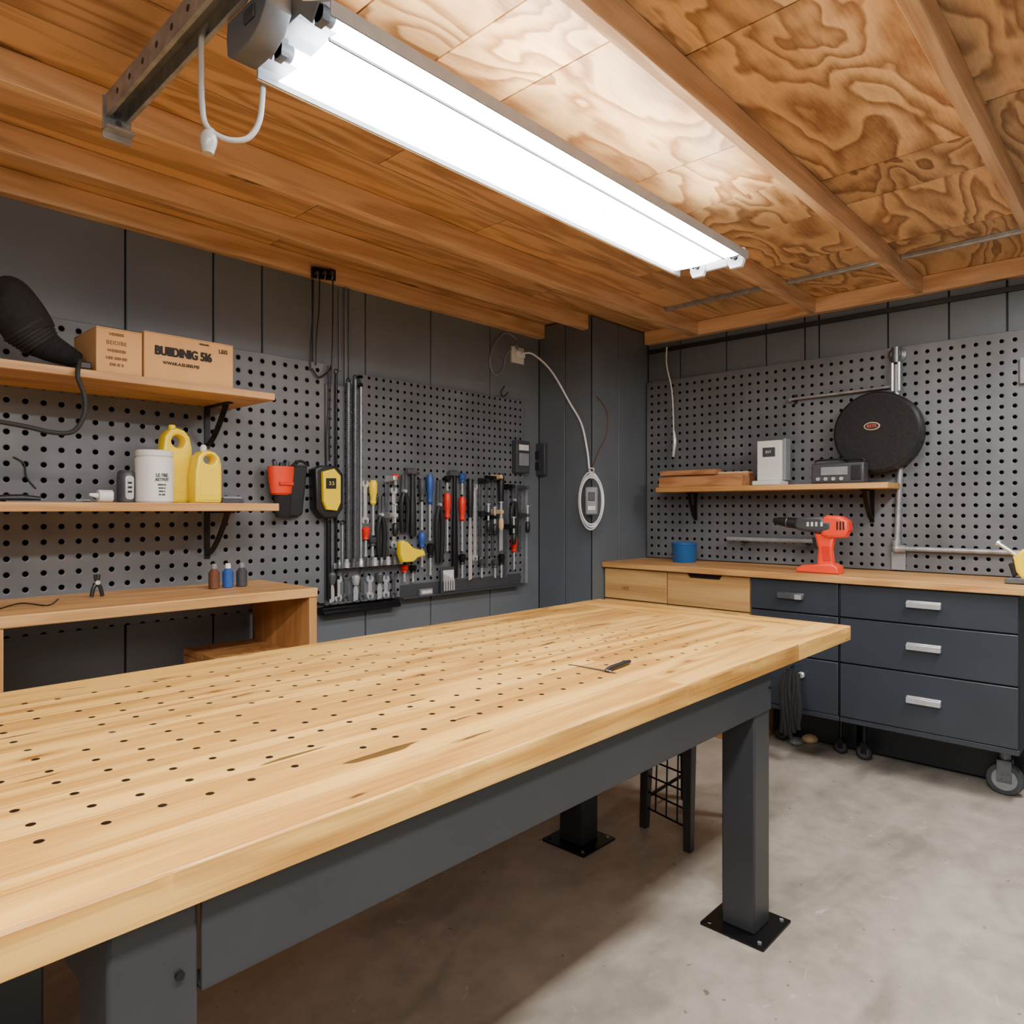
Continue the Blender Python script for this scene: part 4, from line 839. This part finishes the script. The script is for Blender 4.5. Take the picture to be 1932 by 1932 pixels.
for k, (a, b) in enumerate(((yC+.004, 2.452), (2.460, yD-.002))):
    zt_ = 1.030
    if k == 0:
        mid = (a+b)/2+.02; pts = [(-b, .82), (-a, .82), (-a, zt_), (-mid+.125, zt_), (-mid+.105, zt_-.028), (-mid-.105, zt_-.028), (-mid-.125, zt_), (-b, zt_)]
        d = T.part(G().shape(pts, Matrix.Translation((4.130, 0, 0)) @ RM, .02, .0015), 'drawer', 'drawerwood')
        T.part(G().box(4.1415, 4.1455, mid-.13, mid+.13, zt_-.04, zt_+.002), 'cutout_shade_strip', 'ink', sub=d)  # dark strip painting in the shade inside the drawer cutout
    else: T.part(G().box(4.12, 4.141, a, b, .82, zt_), 'drawer', 'drawerwood', .003)
    T.part(G().box(4.12, 4.141, a, b, .05, .812), 'door', 'drawerwood', .003)
q = P(1180, 1110, X=4.12); T.part(G().text('HEE', .035, Matrix.Translation((4.1195, q.y, q.z)) @ RM), 'stamped_mark', 'inkf')
# strap bundle
g = G()
for i in range(7):
    px = 1474+i*5; a = P(px+3, 1262+abs(i-3)*3, X=4.04); b = P(px+(i % 3)*4, 1392-abs(i-2)*5, X=3.99)
    g.tube([a, a.lerp(b, .3)+V((-.012, .012*math.sin(i), 0)), a.lerp(b, .65)+V((-.01, -.014*math.cos(i*2), 0)), b], [.008, .016, .018, .012], 8)
q = P(1490, 1262, X=4.07); g.tube([q+V((.048, 0, .02)), q+V((0, 0, .015)), q+V((-.04, 0, 0))], .008, 8)
top(g, 'strap_bundle', 'bundle of dark cloth straps hanging from the cabinet', 'straps', 'fabric')
for px, py, r, mt, lb in ((1528, 1402, .045, 'cream', 'crumpled beige rag lying under the cabinet'), (1503, 1406, .04, 'galv', 'small grey rag lying under the cabinet')):
    q = P(px, py, Z=0.0); g = G(); g.sph((q.x, q.y, r*.62), r, (1.2, 1.0, .62))
    for v in g.bm.verts: v.co += V((random.uniform(-1, 1), random.uniform(-1, 1), 0))*.004
    top(g, 'rag', lb, 'rag', mt, 0, 'rags on the floor')
# ================= STOOL =================
T = Thing('wire_stool', 'dark metal stool with square wire grid side under the workbench', 'stool', (2.9, 1.64, 0))
L0 = [(2.69, 1.50), (2.756, 1.76), (3.13, 1.50), (3.16, 1.78)]; T1 = [(2.735, 1.52), (2.775, 1.745), (3.09, 1.50), (3.12, 1.75)]
for (x, y), (tx, ty) in zip(L0, T1):
    r0, r1 = .017, .026
    g = G(); g.skin([[g.bm.verts.new(V((x+sx*r0, y+sy*r0, 0))) for sx, sy in ((-1, -1), (1, -1), (1, 1), (-1, 1))], [g.bm.verts.new(V((tx+sx*r1, ty+sy*r1, .66))) for sx, sy in ((-1, -1), (1, -1), (1, 1), (-1, 1))]])
    T.part(g, 'leg', 'oldwood', .003)
T.part(G().shape(rrect(2.70, 3.16, 1.47, 1.79, .03), Matrix.Translation((0, 0, .68)), .04, .006), 'seat', 'oldwood')
g = G()
def on(i, t): return V((L0[i][0]+(T1[i][0]-L0[i][0])*t, L0[i][1]+(T1[i][1]-L0[i][1])*t, .66*t))
for t in (.14, .25, .36, .47, .58, .69): g.cyl(on(0, t), on(1, t), .0045, n=8)
for s in (.25, .5, .75): g.cyl(on(0, .14).lerp(on(1, .14), s), on(0, .97).lerp(on(1, .97), s), .004, n=8)
T.part(g, 'wire_grid', 'blackm')
T.part(G().cyl(on(1, .2), on(3, .2), .008, n=8), 'stretcher', 'blackm')
# ================= LIGHT FIXTURE =================
x0, x1 = .86, 2.95
T = Thing('fluorescent_fixture', 'long white twin-tube fluorescent shop light hanging below the joists', 'ceiling light', (1.9, 1.525, 2.54))
g = G(); prof = [(1.355, 2.540), (1.355, 2.575), (1.47, 2.625), (1.49, 2.665), (1.56, 2.665), (1.58, 2.625), (1.692, 2.575), (1.692, 2.540)]
inn = [(1.688, 2.540), (1.688, 2.571), (1.576, 2.621), (1.553, 2.60), (1.497, 2.60), (1.474, 2.621), (1.359, 2.571), (1.359, 2.540)]
pf = prof+inn; ra = [g.bm.verts.new(V((x0, y, z))) for y, z in pf]; rb = [g.bm.verts.new(V((x1, y, z))) for y, z in pf]; n = len(pf)
for i in range(n): g.bm.faces.new((ra[i], ra[(i+1) % n], rb[(i+1) % n], rb[i]))
for i in range(7):
    for r_ in (ra, rb): g.bm.faces.new((r_[i], r_[i+1], r_[n-2-i], r_[n-1-i]))
T.part(g, 'reflector', 'grey')
def lens(ya, yb, sag):
    g = G(); n = 10; pts = []
    for i in range(n+1):
        t = i/n; pts.append((ya+(yb-ya)*t, 2.553-sag*math.sin(math.pi*t)))
    for i in range(n, -1, -1):
        t = i/n; pts.append((ya+(yb-ya)*t, 2.556-sag*math.sin(math.pi*t)))
    r0 = [g.bm.verts.new(V((x0+.055, y, z))) for y, z in pts]; r1 = [g.bm.verts.new(V((x1-.055, y, z))) for y, z in pts]
    g.skin([r0, r1], cap=False)
    for r_ in (r0, r1):
        for i in range(n): g.bm.faces.new((r_[i], r_[i+1], r_[2*n-i], r_[2*n+1-i]))
    return g
T.part(lens(1.446, 1.685, .008), 'diffuser', 'diff')
T.part(lens(1.362, 1.441, .004), 'diffuser', 'diff')
T.part(G().box(x0+.05, x1-.05, 1.4412, 1.4458, 2.546, 2.556), 'centre_rib', 'mgrey', .001)
T.part(G().box(x0, x1, 1.6925, 1.698, 2.538, 2.575), 'side_trim', 'cream', .001)
for a_, b_ in ((x0+.1, 1.30), (1.40, 2.42), (2.56, x1-.1)):
    rr_ = Matrix.Rotation(math.atan2(.05, .108), 4, 'X')
    T.part(G().box(a_, b_, 1.375, 1.455, 2.604, 2.608, rot=rr_), 'added_ceiling_glow', 'slot')  # glowing strips added to brighten the ceiling above the lamp
for y in (1.415, 1.60):
    T.part(G().cyl((x0+.04, y, 2.577), (x1-.04, y, 2.577), .019, n=20), 'fluorescent_tube', 'tube')
    for xa, xb in ((x0+.006, x0+.04), (x1-.04, x1-.006)):
        T.part(G().cyl((xa, y, 2.577), (xb, y, 2.577), .0205), 'lamp_cap', 'mgrey')
    T.part(G().box(x0+.006, x0+.024, y-.018, y+.018, 2.555, 2.600), 'lamp_holder', 'mgrey')
    g = G(); M3 = Matrix.Translation((x1+.012, 0, 0)) @ RM
    g.shape([(-y-.038, 2.60), (-y-.038, 2.545), (-y-.026, 2.518), (-y+.026, 2.518), (-y+.038, 2.545), (-y+.038, 2.60)], M3, .024, .003, [circ(-y, 2.56, .010)])
    T.part(g, 'lamp_holder', 'whitep'); T.part(G().cyl((x1+.025, y, 2.56), (x1+.036, y, 2.56), .012), 'socket_boss', 'dsteel')
T.part(G().box(x1+.002, x1+.022, 1.455, 1.56, 2.535, 2.60), 'end_cap', 'whitep', .004)
for xe, mt in ((x0-.004, 'mgrey'), (x1, 'galv')):
    g = G(); m = Matrix.Translation((xe+.002, 0, 0)) @ RM
    g.shape([(-y, z) for y, z in [(1.40, 2.59), (1.47, 2.625), (1.49, 2.665), (1.56, 2.665), (1.58, 2.625), (1.65, 2.59), (1.62, 2.555), (1.57, 2.60), (1.48, 2.60), (1.43, 2.555)]], m, .004, .0005)
    T.part(g, 'end_plate', mt)
for xb in (1.35, 2.5): T.part(G().box(xb-.02, xb+.02, 1.545, 1.559, 2.6655, 2.70).box(xb-.02, xb+.02, 1.545, 1.715, 2.7005, 2.7095), 'mount_bracket', 'galv', .001)
# strut
T = Thing('slotted_strut', 'galvanised slotted steel strut bolted under the joists', 'steel bracket', (.72, 1.9, 2.66))
g = G(); sy0, sy1 = 1.2, 2.37; sx0, sx1 = .715, .785
g.box(sx0, sx1, sy0, sy1, 2.704, 2.7095); g.box(sx0, sx0+.005, sy0, sy1, 2.65, 2.704); g.box(sx1-.005, sx1, sy0, sy1, 2.65, 2.704)
g.box(sx0, sx0+.013, sy0, sy1, 2.645, 2.650); g.box(sx1-.013, sx1, sy0, sy1, 2.645, 2.650)
T.part(g, 'channel', 'galv', .001)
for i in range(11): T.part(G().cyl((sx0-.0004, sy0+.06+i*.1, 2.677), (sx0-.001, sy0+.06+i*.1, 2.677), .009), 'slot', 'black')
T.part(G().box(sx0-.005, sx1+.005, sy1, sy1+.008, 2.58, 2.7095).box(sx0-.005, sx1+.005, sy1-.04, sy1+.008, 2.60, 2.608), 'end_bracket', 'galv', .001)
for z_ in (2.66, 2.63): T.part(G().cyl((.75, sy1, z_), (.75, sy1-.012, z_), .010, n=6), 'bolt', 'dsteel')
# junction box at the lamp end + cord loop
T = Thing('junction_box', 'grey plastic ballast box with clear cord at the light end', 'electrical box', (.80, 1.6, 2.55))
g = G(); m = Matrix.Translation((.815, 0, 0)) @ RM
g.shape([(-1.70, 2.60), (-1.695, 2.56), (-1.67, 2.545), (-1.58, 2.545), (-1.53, 2.565), (-1.50, 2.60), (-1.50, 2.642), (-1.695, 2.642)], m, .065, .004); T.part(g, 'case', 'mgrey')
T.part(G().cyl((.8475, 1.60, 2.60), (.8555, 1.60, 2.60), .022), 'gland', 'dgrey')
T.part(G().box(.777, .782, 1.55, 1.60, 2.59, 2.62), 'cover_plate', 'dgrey', .002)
cp = lambda a, b, y=1.72: P(a, b, Y=y)
g = G(); g.tube([cp(395, 45, 1.8), cp(381, 70, 1.8), cp(380, 130, 1.8), cp(381, 195, 1.8), cp(390, 238, 1.8), cp(425, 262, 1.78), cp(465, 262, 1.76), cp(488, 232, 1.74), cp(495, 180, 1.72), cp(496, 120, 1.70), cp(482, 110, 1.69)], .0075, 12)
T.part(g, 'cord', 'clear')
T.part(G().tube([cp(400, 245, 1.8), cp(394, 262, 1.8), cp(392, 290, 1.8)], [.008, .022, .014], 14), 'cord_tag', 'clear')
# ================= LIGHTS =================
def area(name, loc, rot, sx, sy, e, c=(1, .97, .93)):
    l = bpy.data.lights.new(name, 'AREA'); l.shape = 'RECTANGLE'; l.size = sx; l.size_y = sy; l.energy = e; l.color = c
    o = bpy.data.objects.new(name, l); col.objects.link(o); o.location = loc; o.rotation_euler = rot; return o
area('second_shop_light', (.4, .20, 2.66), (0, 0, 0), 1.7, .25, 115)
area('added_right_fill', (3.3, .15, 2.68), (0, 0, 0), .9, .2, 62)  # unseen fill added to brighten the cabinets and right floor
area('added_rear_fill', (-1.2, -1.0, 2.6), (math.radians(62), 0, math.radians(-45)), 2.4, .5, 45)  # fill light added behind the camera, no known lamp there
w = bpy.data.worlds.new('world'); bpy.context.scene.world = w; w.use_nodes = True
bg = w.node_tree.nodes['Background']; bg.inputs[0].default_value = (1, .98, .95, 1); bg.inputs[1].default_value = .2
# ================= CAMERA =================
cd = bpy.data.cameras.new('camera'); co = bpy.data.objects.new('camera', cd); col.objects.link(co)
cd.sensor_width = 36; cd.lens = 36*F/1932; cd.shift_y = -6/1932; cd.clip_start = .02
co.location = (0, 0, H); co.rotation_euler = (math.radians(90), 0, math.atan2(B, A)-math.pi/2)
bpy.context.scene.camera = co
